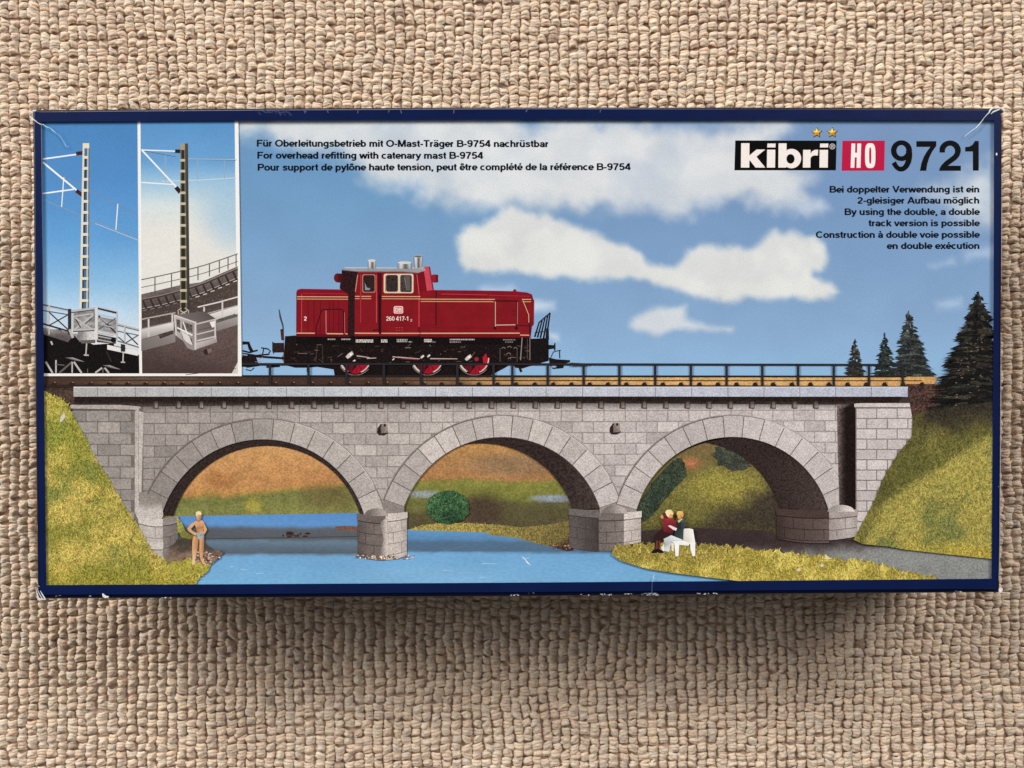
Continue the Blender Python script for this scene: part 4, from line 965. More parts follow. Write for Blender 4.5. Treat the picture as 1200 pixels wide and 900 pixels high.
person([
 [('paint', (52, 32, 32), [(775.5, 620), (789, 620), (788, 626), (780, 629), (777, 634), (772.6, 636), (771.6, 643), (767, 644), (766, 632), (769, 624)]),
  ('paint', (118, 62, 50), [(768.4, 633), (770.4, 633), (770, 644), (767.6, 644)]), ('paint', (110, 58, 48), [(771.6, 633), (773.6, 633), (772.6, 643), (770.8, 643)])],
 [('paint', (36, 24, 26), [(762.6, 646), (767, 642.6), (772, 642.6), (777.6, 646), (777, 647.6), (770, 647), (763, 647.6)]),
  ('paint', [(156, 52, 58), (168, 62, 64), (140, 44, 52), (112, 32, 42), (96, 30, 38), (110, 34, 44)], [(776, 608), (783, 606.2), (791, 609.6), (792.6, 617), (787, 624.4), (777, 622.6)]),
  ('paint', (138, 46, 52), [(774.6, 606), (776.6, 603.6), (780, 607.6), (779, 613), (776, 610.4)]), ('paint', (206, 140, 110), [(773.4, 606.6), (773.6, 603.4), (775.2, 602.4), (777, 605), (776.4, 607.6)]), ('paint', (88, 46, 40), [(776, 602), (779, 599.6), (780.4, 605), (778, 606.6)])],
 [('paint', (222, 152, 104), [(783, 602), (787.6, 601), (787.8, 605.6), (785.6, 606.8), (783, 606)])],
 [('paint', [(246, 232, 186), (250, 238, 196), (238, 214, 158), (226, 196, 140), (236, 216, 160)], [(778.8, 600), (781, 596.8), (786, 597), (788.6, 600), (788.4, 602.6)] ), ('paint', (240, 222, 170), [(779, 599.6), (785, 599), (784, 603), (782.6, 606), (780.4, 603.4)])],
], label='printed woman with blond hair in a dark red jacket, sitting on the bench')
person([
 [('paint', [(196, 204, 206), (232, 236, 236), (222, 228, 228), (206, 214, 214), (186, 194, 196), (226, 230, 230), (206, 212, 214), (168, 176, 178)], [(777, 631), (786, 626.6), (799.6, 632), (797, 635), (786, 634.4), (783.6, 646), (776, 644.6), (779, 638)]), ('paint', (236, 238, 236), [(774, 641), (778, 637), (777.6, 645.4), (775.6, 644.4)])],
 [('paint', [(78, 88, 88), (92, 104, 106), (70, 82, 84), (60, 72, 76), (70, 84, 92), (46, 56, 58), (44, 52, 54)], [(794, 609), (800, 607), (803, 611.6), (802, 620), (800.4, 632), (789, 627), (792.6, 614)])],
 [('paint', (44, 50, 50), [(793, 612), (797, 611), (797.6, 620), (792.6, 620)]), ('paint', (240, 236, 232), [(782, 615.6), (785, 615), (792.8, 618.6), (791.6, 621.4), (788, 620)]), ('paint', (214, 196, 150), [(793.6, 609.4), (798.6, 606.6), (799, 608), (794.6, 612.4)])],
 [('paint', [(226, 168, 110), (236, 184, 126), (220, 160, 104), (206, 146, 94)], [(792.6, 602), (797.6, 601), (797.4, 607), (794, 607.6)])],
 [('paint', [(232, 186, 106), (240, 200, 122), (238, 198, 122), (220, 170, 96), (206, 156, 90)], [(792, 601.6), (793.6, 598.4), (799, 598.6), (800.4, 602), (799.6, 606)]), ('plain', (206, 140, 84), [(796.4, 603), (797.6, 603), (797.4, 605), (796.6, 605)])],
], label='printed man with fair hair in a dark jacket, holding a white sheet')
bn = Art()
bn.poly('plain', [(232, 230, 214), (242, 240, 228), (250, 250, 246), (250, 250, 246), (226, 222, 206), (214, 210, 192)], [(801, 619), (807, 618.6), (811.4, 619.6), (814.4, 637), (806, 637), (800, 633)])
bn.poly('plain', [(244, 243, 236), (250, 250, 246), (246, 246, 240), (232, 230, 220), (240, 240, 232)], [(786, 634), (800, 633), (808, 636), (806, 639), (792, 637.6)])
bn.up()
bn.poly('plain', (250, 250, 247), [(789.4, 635), (795.4, 636.6), (794.4, 651), (791, 651)]); bn.poly('plain', (248, 248, 244), [(808, 635), (814, 635), (814, 651), (811, 651), (808.4, 643)])
bn.poly('plain', (236, 232, 200), [(785.8, 635), (789, 636), (789, 645.6), (786.6, 645)]); bn.poly('plain', (206, 206, 196), [(800.4, 620), (801.4, 619.6), (801, 632), (800, 632)])
bn.build('printed_bench', box, 'white bench printed under the two seated people')

# ------------------------------------------------------------------ two inset photographs
WHITE = (238, 237, 232)
def inset(quad, fn, label):
    a = Art(); a.poly('plain', WHITE, quad[0]); a.up()
    a.area('sky', quad[1], fn, 3.0)
    return a
TLI = [(49, 138), (161.4, 138), (163.6, 437.6), (51.6, 437.6)]
i1 = inset(([(46, 136), (165.2, 136), (167.2, 440.8), (46, 440.8)], TLI),
  lambda x, y: mixc(ramp(y, [(140, (72, 130, 186)), (210, (80, 138, 196)), (280, (98, 158, 212)), (330, (138, 186, 224)), (365, (182, 210, 232)), (400, (214, 222, 226)), (440, (216, 222, 226))]), (150, 194, 226), (1 - sstep(0, 60, x - 50)) * sstep(330, 440, y) * .0), '')
I1 = i1.build('inset_picture', box, 'inset photo of a lattice mast on a girder bridge against deep blue sky')
def wires(a, lst, col, wd):
    for p, q in lst: a.line('plain', col, p, q, wd)
m = Art()                                            # catenary
wires(m, [((72, 206), (98, 217.5)), ((104, 222), (130, 236)), ((130, 236), (162, 252.5))], (118, 134, 152), .8)
wires(m, [((51, 234), (96, 253)), ((104, 257), (140, 270)), ((140, 270), (162, 280.5))], (130, 148, 168), .9); wires(m, [((112, 262), (162, 281.5))], (196, 206, 214), .6)
wires(m, [((75.2, 208), (72.6, 242.6)), ((138.4, 239), (136.2, 269.6))], (222, 232, 238), 1.3)
wires(m, [((50.5, 186.6), (91, 181)), ((50.5, 227), (87, 222)), ], (236, 240, 240), 1.7); m.line('plain', (236, 240, 240), (50.8, 190.4), (93, 225.4), 2.0)
m.up()
for p, q in [((89.6, 180.4), (97.6, 179.2)), ((89.6, 223.6), (96.6, 228.6))]: m.line('black', (66, 34, 36), p, q, 4.4)
m.build('overhead_wire', I1)
m = Art()
def mast1(a):
    f = lambda y: (y - 168) / (362 - 168)
    L = lambda y: 97.4 - 4.0 * f(y); R = lambda y: 105.0 - .2 * f(y)
    a.poly('plain', (70, 112, 150), [(L(169), 169), (R(169), 169), (R(362), 362), (L(362), 362)]); a.up()
    a.poly('plain', [(214, 206, 184), (222, 214, 194), (226, 222, 208), (216, 212, 198)], [(L(168), 168), (L(168) + 2.0, 168), (L(362) + 3.0, 362), (L(362), 362)])
    a.poly('plain', [(206, 198, 176), (216, 208, 188), (206, 204, 192), (190, 186, 172)], [(R(168) - 2.0, 168), (R(168) - .8, 168), (R(362) - 1.6, 362), (R(362) - 3.4, 362)])
    a.poly('plain', [(104, 96, 82), (92, 84, 72), (112, 106, 98), (124, 118, 108)], [(R(168) - .9, 168), (R(168), 168), (R(362), 362), (R(362) - 1.7, 362)])
    a.poly('plain', (224, 214, 186), [(97.4, 168), (105, 168), (105, 174), (97.4, 174)])
    y = 183
    while y < 360:
        a.poly('plain', (222, 214, 194), [(L(y), y), (R(y) - 1, y), (R(y) - 1, y + 3.2), (L(y), y + 3.2)]); a.poly('plain', (60, 56, 50), [(L(y) + 2.6, y + 3.2), (R(y) - 3, y + 3.2), (R(y) - 3, y + 4.4), (L(y) + 2.6, y + 4.4)])
        a.poly('plain', (44, 52, 56), [(L(y) + 2.6, y + 4), (L(y) + 4.4, y + 4), (L(y) + 4.4, y + 12.6), (L(y) + 2.6, y + 12.6)])
        y += 12.9
mast1(m); m.build('mast', I1)
m = Art()                                            # girder deck, railing, balcony
BK = (20, 16, 17)
m.poly('black', BK, [(50, 386), (70, 386), (94, 396), (110, 404), (135, 402), (163.3, 416), (163.6, 437.6), (51, 437.6)])
m.up()
m.area('field', [(51, 384), (82, 389), (84, 396), (80, 401), (52, 392)], lambda x, y: mixc((150, 146, 146), (90, 84, 84), sstep(384, 396, y)), 3)
m.poly('plain', (226, 224, 222), [(126, 404), (162, 412), (162, 417), (126, 409.5)]); m.poly('plain', (212, 216, 220), [(134, 398), (163, 406), (163, 411), (134, 405)])
for cx, cy, rx in [(88, 421, 12), (131, 430, 11)]: m.poly('plain', [(90, 84, 84), (176, 170, 168), (150, 144, 142), (60, 54, 54)], [(cx - rx, cy - 2), (cx - 2, cy - 2), (cx + rx, cy + 3), (cx, cy + 1.6)])
G1 = (186, 182, 178); G2 = (98, 94, 94); G3 = (50, 46, 47)
for p, q, c, wd in [((54, 424), (62, 437), G1, 2.2), ((85, 424), (70, 437), G2, 2.2), ((87, 424), (96, 437), G1, 2.2), ((85, 424), (85, 437), G1, 1.6), ((66, 422), (66, 437), G1, 1.8), ((120, 431), (112, 437), G1, 2), ((123, 431), (128, 437), G1, 2), ((121, 431), (121, 437), G2, 1.4), ((66, 427), (76, 428), G2, 1.2), ((103, 432), (103, 437), G2, 1.0), ((125, 412), (131, 424), G3, 1.4),
                    ((102, 402), (101, 416), G1, 1.5), ((145, 411), (144.4, 424), G1, 1.5), ((98.6, 416), (104.4, 416.4), G1, 1.6), ((142, 424.4), (147, 424.6), G1, 1.4), ((60, 400), (62, 404), G1, 2)]: m.line('plain', c, p, q, wd)
m.build('girder_deck', I1)
m = Art()
m.area('field', [(86, 366), (112, 363), (112, 386), (86, 388)], lambda x, y: mixc((92, 90, 92), (190, 190, 192), fbm(x * .5, y * 2.2, 7, 3, 2)), 2.2)
m.area('field', [(115, 371), (137, 375), (137, 391), (115, 387)], lambda x, y: mixc((84, 82, 84), (206, 210, 214), fbm(x * .5, y * 2.2, 7, 3, 5)), 2.2)
m.poly('plain', (150, 146, 146), [(85, 391), (113, 391), (113, 397), (92, 397.6)]); m.area('field', [(92, 389), (113, 388), (113, 401), (94, 400.5), (90, 396)], lambda x, y: mixc((130, 126, 124), (206, 204, 202), sstep(92, 108, x)), 2.5)
m.poly('plain', G2, [(94, 399), (112, 398), (112, 402), (96, 402.6)]); m.poly('black', (70, 66, 66), [(113, 391), (137, 396), (136, 403), (114, 401)])
for y in (390, 394, 398): m.line('plain', (176, 172, 170), (115, y), (133, y + 3.4), 1.3)
m.disc('black', BK, 133, 398.6, 3, 3, 10)
m.up()
R1 = [((50.5, 357), (83, 364), G2, 1.6), ((50.5, 358.6), (83, 366), G1, .8), ((58, 357.6), (58, 392), G1, 1.6), ((58, 366), (82, 388), G3, 1.5), ((80, 369), (57, 382), G3, 1.4), ((51, 379.5), (82, 388.5), G3, 2), ((51, 364), (82, 369), G2, 1.3), ((82, 362), (82, 392), G3, 4), ((82, 386), (86, 396), G1, 3),
      ((84, 364.4), (112, 361), G1, 2), ((84, 366.4), (111, 363), G3, 1), ((92, 366), (92, 372), G2, .8), ((86, 371), (110, 367.6), G1, 1.6), ((86, 387), (112, 385.6), G1, 2), ((86, 388.6), (111, 387.4), G3, 1), ((88, 372), (108, 386), G1, 1.9), ((110, 369), (88, 386), G1, 2.1), ((86.4, 367), (86.4, 388), G1, 1.6), ((89, 374), (95, 384), G3, 1.2), ((100, 380), (108, 373), G3, .9),
      ((113.4, 361), (113.4, 398), (214, 212, 210), 3.2), ((115, 361.4), (138, 367), G3, 2.2), ((115, 360), (138, 365.4), G1, 1.1), ((115, 368.4), (137, 373), G1, 1.2), ((116, 370), (136, 390), G3, 1.7), ((136, 373), (116, 386), G2, 1.3), ((115, 387), (137, 392), G1, 1.6), ((137.6, 366), (137.4, 398), G1, 1.6), ((118, 372), (126, 379), G1, .9), ((119, 380), (133, 384), G1, 1.0),
      ((138, 379.6), (163, 386), G1, 1.7), ((138, 381.2), (163, 387.6), G2, .9), ((138, 388), (163, 393), G2, 1.1), ((146.6, 382), (146.4, 402), G1, 1.8), ((139, 395), (146, 401), G3, 1.2), ((148, 390), (162, 404), G3, 1.4), ((162, 393), (148, 401.6), G2, 1.2), ((138, 399.4), (163, 407), G2, 1.3)]
for p, q, c, wd in R1: m.line('plain', c, p, q, wd)
m.poly('black', (40, 36, 36), [(142, 403), (147, 404), (147, 412), (142, 412)])
m.build('balcony_railing', I1)

TRI = [(165, 138), (275.2, 138), (278.8, 437.6), (167, 437.6)]
def i2_fn(x, y):
    c = ramp(y, [(140, (86, 142, 196)), (190, (104, 158, 206)), (212, (150, 190, 218)), (240, (206, 218, 220)), (270, (222, 222, 216)), (380, (224, 222, 218))])
    return mixc(c, (150, 190, 220), blob(x, y, 285, 250, 44, 40) * .6)
i2 = inset(([(163, 136), (279.6, 136), (283.6, 440.8), (164.6, 440.8)], TRI), i2_fn, '')
I2 = i2.build('inset_picture', box, 'inset photo of a lattice mast on a stone bridge against a pale sky')
m = Art()
wires(m, [((166, 176.4), (206, 184)), ((220, 187), (277, 188))], (92, 106, 122), .8); wires(m, [((220, 186.6), (277, 187.2))], (206, 214, 220), .5)
wires(m, [((166, 214), (190, 215), ), ((190, 212.6), (240, 211)), ((240, 211), (277, 208.6))], (196, 206, 212), 1.1)
wires(m, [((194.4, 182), (194.4, 212.6)), ((232, 188), (232, 211)), ((263.4, 188), (263.4, 209.6))], (150, 166, 180), .9)
wires(m, [((166, 176), (206, 177.4)), ((166, 214), (206, 216.6))], (226, 232, 234), 1.5); m.line('plain', (230, 236, 238), (167, 176.5), (207, 219.4), 1.9)
m.up(); m.line('black', (46, 28, 28), (205.6, 177.4), (212, 177.6), 4.2); m.line('black', (40, 28, 28), (206.6, 219.6), (211.6, 225.6), 5)
m.build('overhead_wire', I2)
m = Art()                                            # track deck
def i2d(x, y):
    t = y - np.interp(x, [167, 212, 235, 279], [345, 334, 331, 312])
    return ramp(t + (fbm(x, y, 5, 3, 3) - .5) * 5, [(0, (112, 102, 98)), (10, (96, 86, 82)), (20, (74, 62, 58)), (40, (84, 72, 68)), (60, (92, 82, 78))])
m.area('field', [(166, 345), (212, 334), (235, 331), (256, 322), (279, 312), (279, 437.6), (167, 437.6)], i2d, 2.4)
m.up()
for off, c, wd in [(5, (66, 54, 50), 1.6), (3.6, (150, 138, 132), .7), (16.5, (58, 48, 46), 1.8), (14.8, (170, 160, 154), .9)]:
    m.path('plain', c, [(167, 347 + off), (190, 342.4 + off), (212, 336.6 + off), (240, 327.6 + off), (262, 318 + off), (279, 310.5 + off)], wd)
for k in range(13):
    x = 168 + k * 8.8; yb = np.interp(x, [167, 190, 212, 240, 262, 279], [347, 342.4, 336.6, 327.6, 318, 310.5])
    m.line('plain', (54, 44, 42), (x, yb + 6), (x + 4, yb + 15), 2.4); m.line('plain', (206, 198, 190) if x > 225 else (128, 116, 110), (x, yb + 17.5), (x + 4.6, yb + 16), 1.1)
for k in range(120):
    x = random.uniform(168, 278); yb = np.interp(x, [167, 212, 279], [368, 360, 335]); m.disc('plain', random.choice([(60, 50, 48), (120, 108, 104), (84, 74, 70)]), x, yb + random.uniform(0, 10), .8, .6, 5)
m.up()
def wall(x, y): return mixc((96, 80, 77), (66, 52, 50), sstep(-26, 34, (y - 420) + (215 - x) * .22))
m.area('stone', [(167, 411), (200, 401), (240, 392), (279, 382), (279, 437.6), (167, 437.6)], wall, 3)
m.poly('plain', [(206, 200, 196)] * 3, [(272, 437.6), (279, 424), (279, 437.6)])
for k in range(4): m.line('plain', (78, 62, 58), (200 + k * 6, 432 + k * 2.4), (277, 405 + k * 9.0), .7)
m.disc('black', (48, 36, 34), 242, 412.5, 3.4, 3.4, 10); m.poly('plain', (120, 106, 100), [(243, 409.6), (248, 408), (248.6, 412), (244.4, 414.4)])
m.up()
m.poly('plain', [(120, 112, 110), (146, 138, 136), (132, 124, 122), (112, 104, 102)], [(166, 398), (206, 388.5), (206, 401), (166, 411.5)])
m.poly('plain', [(146, 138, 136), (160, 154, 152), (140, 134, 132), (126, 118, 116)], [(254, 378.6), (279, 371), (279, 380.5), (254, 388.4)])
m.poly('plain', [(206, 202, 198), (228, 226, 222), (176, 170, 168), (150, 144, 142)], [(166, 386), (204, 377.4), (204, 388), (166, 397.6)]); m.poly('plain', [(214, 210, 208), (226, 222, 220), (206, 202, 200), (180, 174, 172)], [(240, 370), (279, 358.4), (279, 368), (242, 378)])
m.poly('black', (70, 60, 58), [(186, 392), (203, 387), (204, 391), (188, 397)]); m.poly('black', (96, 88, 86), [(256, 374), (276, 367.6), (276, 370.4), (256, 377)])
m.build('track_deck', I2)
m = Art()                                            # far and near railings
def rail(a, pts, c, wd, posts, h):
    a.path('plain', c, pts, wd)
RF = [(166, 328), (190, 323), (212, 318), (225, 315), (240, 311), (262, 303.6), (279, 297.5)]
m.path('plain', (118, 108, 104), RF, 1.3); m.path('plain', (128, 118, 114), [(x, y + 9) for x, y in RF], 1.0)
for x in (182, 201.4, 232.4, 245.8, 257.4, 267.6, 277): yb = np.interp(x, [p[0] for p in RF], [p[1] for p in RF]); m.line('plain', (104, 94, 92), (x, yb), (x, yb + 17 - (x - 180) * .03), 1.3)
m.path('plain', (176, 166, 162), [(166, 374.4), (190, 369.6), (206, 366.6)], 1.5); m.path('plain', (150, 142, 138), [(166, 385.6), (204, 377)], 1.2)
m.path('plain', (214, 208, 204), [(232, 360), (256, 354.4), (279, 348)], 1.6); m.path('plain', (176, 168, 164), [(240, 368.4), (279, 358)], 1.2)
for x, y0, y1 in [(174.6, 374, 395), (202.4, 368, 380), (239.6, 360, 372), (261, 354, 372)]: m.line('plain', (206, 198, 194), (x, y0), (x, y1), 2.0)
m.line('plain', (120, 112, 108), (231, 365), (240, 371), 1.2)
m.build('balcony_railing', I2)
m = Art()
def mast2(a):
    L = lambda y: 211.8 - .4 * (y - 168) / 200; R = lambda y: 220.6 + 2.2 * (y - 168) / 200
    a.poly('plain', (44, 42, 34), [(L(168), 168.4), (R(168), 168.4), (R(366), 366), (L(366), 366)]); a.up()
    a.poly('plain', [(86, 82, 74), (62, 58, 56), (52, 50, 50), (66, 62, 60)], [(216.8, 168.4), (R(168), 168.4), (R(366), 366), (219.4, 366)])
    a.poly('plain', (122, 114, 94), [(L(168), 168.4), (L(168) + 1.2, 168.4), (L(366) + 1.4, 366), (L(366), 366)]); a.poly('plain', (112, 104, 86), [(216.1, 168.4), (217.2, 168.4), (219.8, 366), (218, 366)])
    a.poly('plain', (160, 150, 122), [(L(168), 168.4), (217, 168.4), (217, 176), (L(168), 176)])
    y = 186.6
    while y < 362: a.poly('plain', (190, 182, 156), [(L(y), y), (217 + (y - 168) * .013, y), (217 + (y - 168) * .013, y + 3), (L(y), y + 3)]); y += 12.7
mast2(m)
m.path('plain', (180, 170, 156), [(210, 372), (209, 364), (213, 361)], 1.2); m.path('plain', (180, 170, 156), [(220, 374), (221.6, 364), (217, 361)], 1.2); m.line('plain', (190, 182, 170), (211, 369), (220, 364), 1.2); m.line('plain', (190, 182, 170), (212, 364), (221, 370), 1.2)
m.build('mast', I2)
m = Art()                                            # mast platform
m.poly('plain', [(120, 110, 108), (92, 84, 82), (84, 76, 74), (110, 102, 100)], [(204, 369), (240, 365), (254, 374), (229, 379)])
m.poly('plain', [(186, 180, 178), (150, 142, 140), (136, 128, 126), (176, 170, 168)], [(204, 370), (229, 378), (229, 410), (206, 393)])
m.up()
for q in [[(207, 374), (211.6, 375), (211.6, 390), (208, 388)], [(214, 376.4), (226, 381), (226, 390), (214, 386)], [(213.6, 391), (225, 397), (226, 403), (214, 396)]]: m.poly('black', (96, 86, 82), q)
m.poly('plain', (214, 210, 206), [(213, 388), (222, 394), (226, 404), (222, 405), (215, 396)]); m.line('plain', (236, 232, 230), (208, 384), (226, 393), 1.6); m.line('plain', (226, 222, 220), (215, 377), (220, 392), 1.4)
m.poly('plain', [(118, 106, 104), (100, 90, 88), (110, 100, 98), (132, 124, 120)], [(230, 379), (254, 373.6), (254, 396), (230, 402)]); m.poly('plain', [(196, 188, 186), (166, 158, 156), (150, 140, 138), (170, 162, 160)], [(230, 402), (254, 395.4), (255, 401), (230, 409.6)])
m.up()
for p, q, c, wd in [((229.4, 377), (229.4, 410), (206, 200, 196), 2.2), ((230, 380), (254, 374), (190, 184, 180), 1.7), ((231, 392), (253, 386.5), (190, 184, 180), 1.6), ((231, 399.5), (254, 394), (196, 190, 186), 1.8), ((252.6, 374), (252.6, 397), (200, 194, 190), 2.0), ((204.4, 369.4), (229, 378), (206, 200, 196), 1.8), ((205, 370), (207, 393), (206, 200, 196), 1.4), ((232, 387), (250, 383), (90, 80, 78), 1.0)]: m.line('plain', c, p, q, wd)
m.poly('plain', (232, 228, 226), [(246, 377.6), (252, 376), (252, 383), (249, 384)]); m.poly('plain', (150, 140, 138), [(214, 398), (228, 406), (228, 411), (220, 408)])
m.build('platform', I2)

# ------------------------------------------------------------------ lettering: a bold grotesque drawn from strokes (cap height 1)
def EL(cx, cy, rx, ry, a0=0, a1=360, k=22): return [(cx + rx * math.cos(math.radians(a0 + (a1 - a0) * i / k)), cy + ry * math.sin(math.radians(a0 + (a1 - a0) * i / k))) for i in range(k + 1)]
TW = .228
def _g():
    G = {}
    st = lambda x, a, b: [(x, a), (x, b)]
    XT = .635
    G['a'] = (.68, [[(.13, .50)] + EL(.335, .47, .20, .165, 150, 0, 10) + [(.535, .10), (.57, 0)], EL(.325, .225, .19, .135)])
    G['b'] = (.74, [st(.165, 0, 1), EL(.38, .36, .215, .275)]); G['d'] = (.74, [st(.575, 0, 1), EL(.36, .36, .215, .275)])
    G['c'] = (.67, [EL(.36, .36, .235, .275, 48, 312)]); G['e'] = (.68, [EL(.36, .36, .235, .275, 0, 318), [(.14, .35), (.66, .35)]])
    G['f'] = (.43, [[(.20, 0), (.20, .76)] + EL(.36, .76, .16, .15, 170, 85, 5) + [(.43, .91)], [(.02, XT - .02), (.42, XT - .02)]])
    G['g'] = (.74, [EL(.36, .37, .215, .265), [(.575, .72), (.575, -.03)] + EL(.36, -.03, .215, .165, -10, -155, 10)])
    G['h'] = (.72, [st(.165, 0, 1), EL(.365, .43, .20, .205, 180, 0, 12) + [(.565, 0)]])
    G['i'] = (.33, [st(.165, 0, .72), st(.165, .84, 1)]); G['l'] = (.33, [st(.165, 0, 1)])
    G['k'] = (.68, [st(.165, 0, 1), [(.2, .30), (.58, .72)], [(.31, .44), (.60, 0)]])
    G['m'] = (1.06, [st(.165, 0, .72), EL(.345, .44, .18, .19, 180, 0, 10) + [(.525, 0)], EL(.705, .44, .18, .19, 180, 0, 10) + [(.885, 0)]])
    G['n'] = (.72, [st(.165, 0, .72), EL(.365, .43, .20, .205, 180, 0, 12) + [(.565, 0)]]); G['o'] = (.74, [EL(.37, .36, .24, .275)])
    G['p'] = (.74, [st(.165, -.27, .72), EL(.38, .36, .215, .275)]); G['r'] = (.48, [st(.165, 0, .72), EL(.41, .40, .24, .225, 175, 92, 8)])
    G['s'] = (.66, [[(.55, .51), (.50, .59), (.40, .63), (.28, .63), (.19, .585), (.155, .51), (.19, .44), (.32, .39), (.46, .335), (.525, .26), (.51, .17), (.43, .105), (.31, .085), (.19, .115), (.12, .20)]])
    G['t'] = (.42, [[(.21, .92), (.21, .17), (.25, .10), (.38, .09)], [(.04, XT), (.38, XT)]])
    G['u'] = (.72, [[(.155, .72)] + EL(.355, .29, .20, .205, 180, 360, 12) + [(.555, .3)], st(.555, 0, .72)])
    G['v'] = (.66, [[(.085, .72), (.33, .02)], [(.575, .72), (.33, .02)]]); G['w'] = (.96, [[(.085, .72), (.275, .02)], [(.48, .70), (.275, .02)], [(.48, .70), (.685, .02)], [(.875, .72), (.685, .02)]])
    G['x'] = (.67, [[(.09, .72), (.58, 0)], [(.09, 0), (.58, .72)]]); G['y'] = (.66, [[(.085, .72), (.34, .06)], [(.575, .72), (.33, .02), (.25, -.14), (.19, -.18), (.07, -.18)]])
    G['A'] = (.90, [[(.09, 0), (.45, 1)], [(.81, 0), (.45, 1)], [(.22, .30), (.68, .30)]])
    G['B'] = (.88, [st(.17, 0, 1), [(.17, .905), (.5, .905)] + EL(.5, .715, .20, .19, 90, -90, 10) + [(.17, .525)], [(.17, .525), (.53, .525)] + EL(.53, .31, .23, .215, 90, -90, 10) + [(.17, .095)]])
    G['C'] = (.92, [EL(.47, .5, .345, .41, 42, 318)]); G['D'] = (.92, [st(.17, 0, 1), [(.17, .905), (.42, .905)] + EL(.42, .5, .36, .405, 90, -90, 14) + [(.17, .095)]])
    G['F'] = (.78, [st(.17, 0, 1), [(.17, .905), (.74, .905)], [(.17, .50), (.66, .50)]]); G['H'] = (.92, [st(.17, 0, 1), st(.75, 0, 1), [(.17, .52), (.75, .52)]])
    G['M'] = (1.06, [st(.165, 0, 1), st(.895, 0, 1), [(.20, 1), (.53, .02)], [(.86, 1), (.53, .02)]]); G['O'] = (1.0, [EL(.5, .5, .37, .41, 0, 360, 30)])
    G['P'] = (.84, [st(.17, 0, 1), [(.17, .905), (.5, .905)] + EL(.5, .68, .225, .225, 90, -90, 10) + [(.17, .455)]]); G['R'] = (.88, G['P'][1] + [[(.45, .45), (.74, 0)]])
    G['T'] = (.78, [st(.39, 0, 1), [(.04, .905), (.74, .905)]]); G['V'] = (.86, [[(.09, 1), (.43, .02)], [(.77, 1), (.43, .02)]])
    G['0'] = (.74, [EL(.37, .5, .245, .41)]); G['1'] = (.74, [st(.42, 0, 1), [(.42, .84), (.34, .76), (.16, .745)]])
    G['2'] = (.74, [EL(.365, .68, .225, .23, 170, -30, 14) + [(.44, .42), (.24, .26), (.155, .10)], [(.10, .09), (.64, .09)]])
    G['4'] = (.74, [st(.505, 0, 1), [(.47, .96), (.10, .28)], [(.05, .275), (.70, .275)]])
    G['5'] = (.74, [[(.20, .905), (.64, .905)], [(.225, .92), (.165, .44)], EL(.365, .33, .235, .24, 135, -155, 18)])
    G['6'] = (.74, [EL(.375, .31, .225, .225), EL(.395, .50, .245, .41, 188, 48, 16)]); G['7'] = (.74, [[(.07, .905), (.66, .905)], [(.62, .88), (.44, .58), (.34, .32), (.29, 0)]])
    G['9'] = (.74, [EL(.365, .685, .225, .225), EL(.355, .50, .235, .405, 8, -140, 14)])
    G['-'] = (.44, [[(.06, .36), (.38, .36)]]); G[','] = (.36, [st(.18, 0, .17), [(.22, .05), (.14, -.16)]]); G[' '] = (.37, [])
    for c, b in (('ü', 'u'), ('ä', 'a'), ('ö', 'o')): w_, q = G[b]; m = w_ / 2; G[c] = (w_, q + [st(m - .14, .84, .99), st(m + .14, .84, .99)])
    G['é'] = (.68, G['e'][1] + [[(.31, .82), (.45, 1.02)]]); G['à'] = (.68, G['a'][1] + [[(.40, .82), (.25, 1.02)]])
    for c, b in (('ê', 'e'), ('ô', 'o')): w_, q = G[b]; m = w_ / 2; G[c] = (w_, q + [[(m - .17, .81), (m, .99)], [(m + .17, .81), (m, .99)]])
    return G
GLYPH = _g()
def text(a, tex, col, txt, x0, x1, base, cap, bold=None, slope=0.0):
    tr_ = .05; tot = sum(GLYPH[c][0] - tr_ for c in txt) - .13 + tr_; kx = (x1 - x0) / tot; pen = -.065
    tw = TW * (bold or 1.0)
    for c in txt:
        adv, strokes = GLYPH[c]
        for q in strokes:
            n = len(q); L = []; R = []; closed = n > 3 and math.hypot(q[0][0] - q[-1][0], q[0][1] - q[-1][1]) < 1e-6
            for i, p in enumerate(q):
                u = q[i - 1] if i else (q[-2] if closed else q[0]); v = q[i + 1] if i < n - 1 else (q[1] if closed else q[-1])
                dx, dy = v[0] - u[0], v[1] - u[1]; l = math.hypot(dx, dy) or 1; hx = tw / 2 * .97; hy = tw / 2 * .88
                def M(X, Y): X = x0 + (pen + X) * kx; return (X, base - Y * cap + slope * (X - x0))
                L.append(M(p[0] - dy / l * hx, p[1] + dx / l * hy)); R.append(M(p[0] + dy / l * hx, p[1] - dx / l * hy))
            a.band(tex, col, L, R)
        pen += adv - tr_
INK = (12, 16, 26)
def text_part(lines, label):
    a = Art()
    for (txt, x0, x1, base, cap, sl) in lines: text(a, 'ink', INK, txt, x0, x1, base, cap * 1.05, 1.0, sl)
    return a.build('lettering', box, label)
text_part([("Für Oberleitungsbetrieb mit O-Mast-Träger B-9754 nachrüstbar", 301, 642.6, 171.9, 7.8, .0018)], 'German line of black lettering above the locomotive')
text_part([("For overhead refitting with catenary mast B-9754", 301.6, 566, 186.0, 7.8, .0008)], 'English line of black lettering above the locomotive')
text_part([("Pour support de pylône haute tension, peut être complété de la référence B-9754", 302, 738.8, 200.1, 7.8, -.0015)], 'French line of black lettering above the locomotive')
text_part([("Bei doppelter Verwendung ist ein", 972.2, 1147.4, 225.8, 7.5, -.001), ("2-gleisiger Aufbau möglich", 1004.8, 1147.4, 238.8, 7.5, -.001)], 'German lines of black lettering below the number')
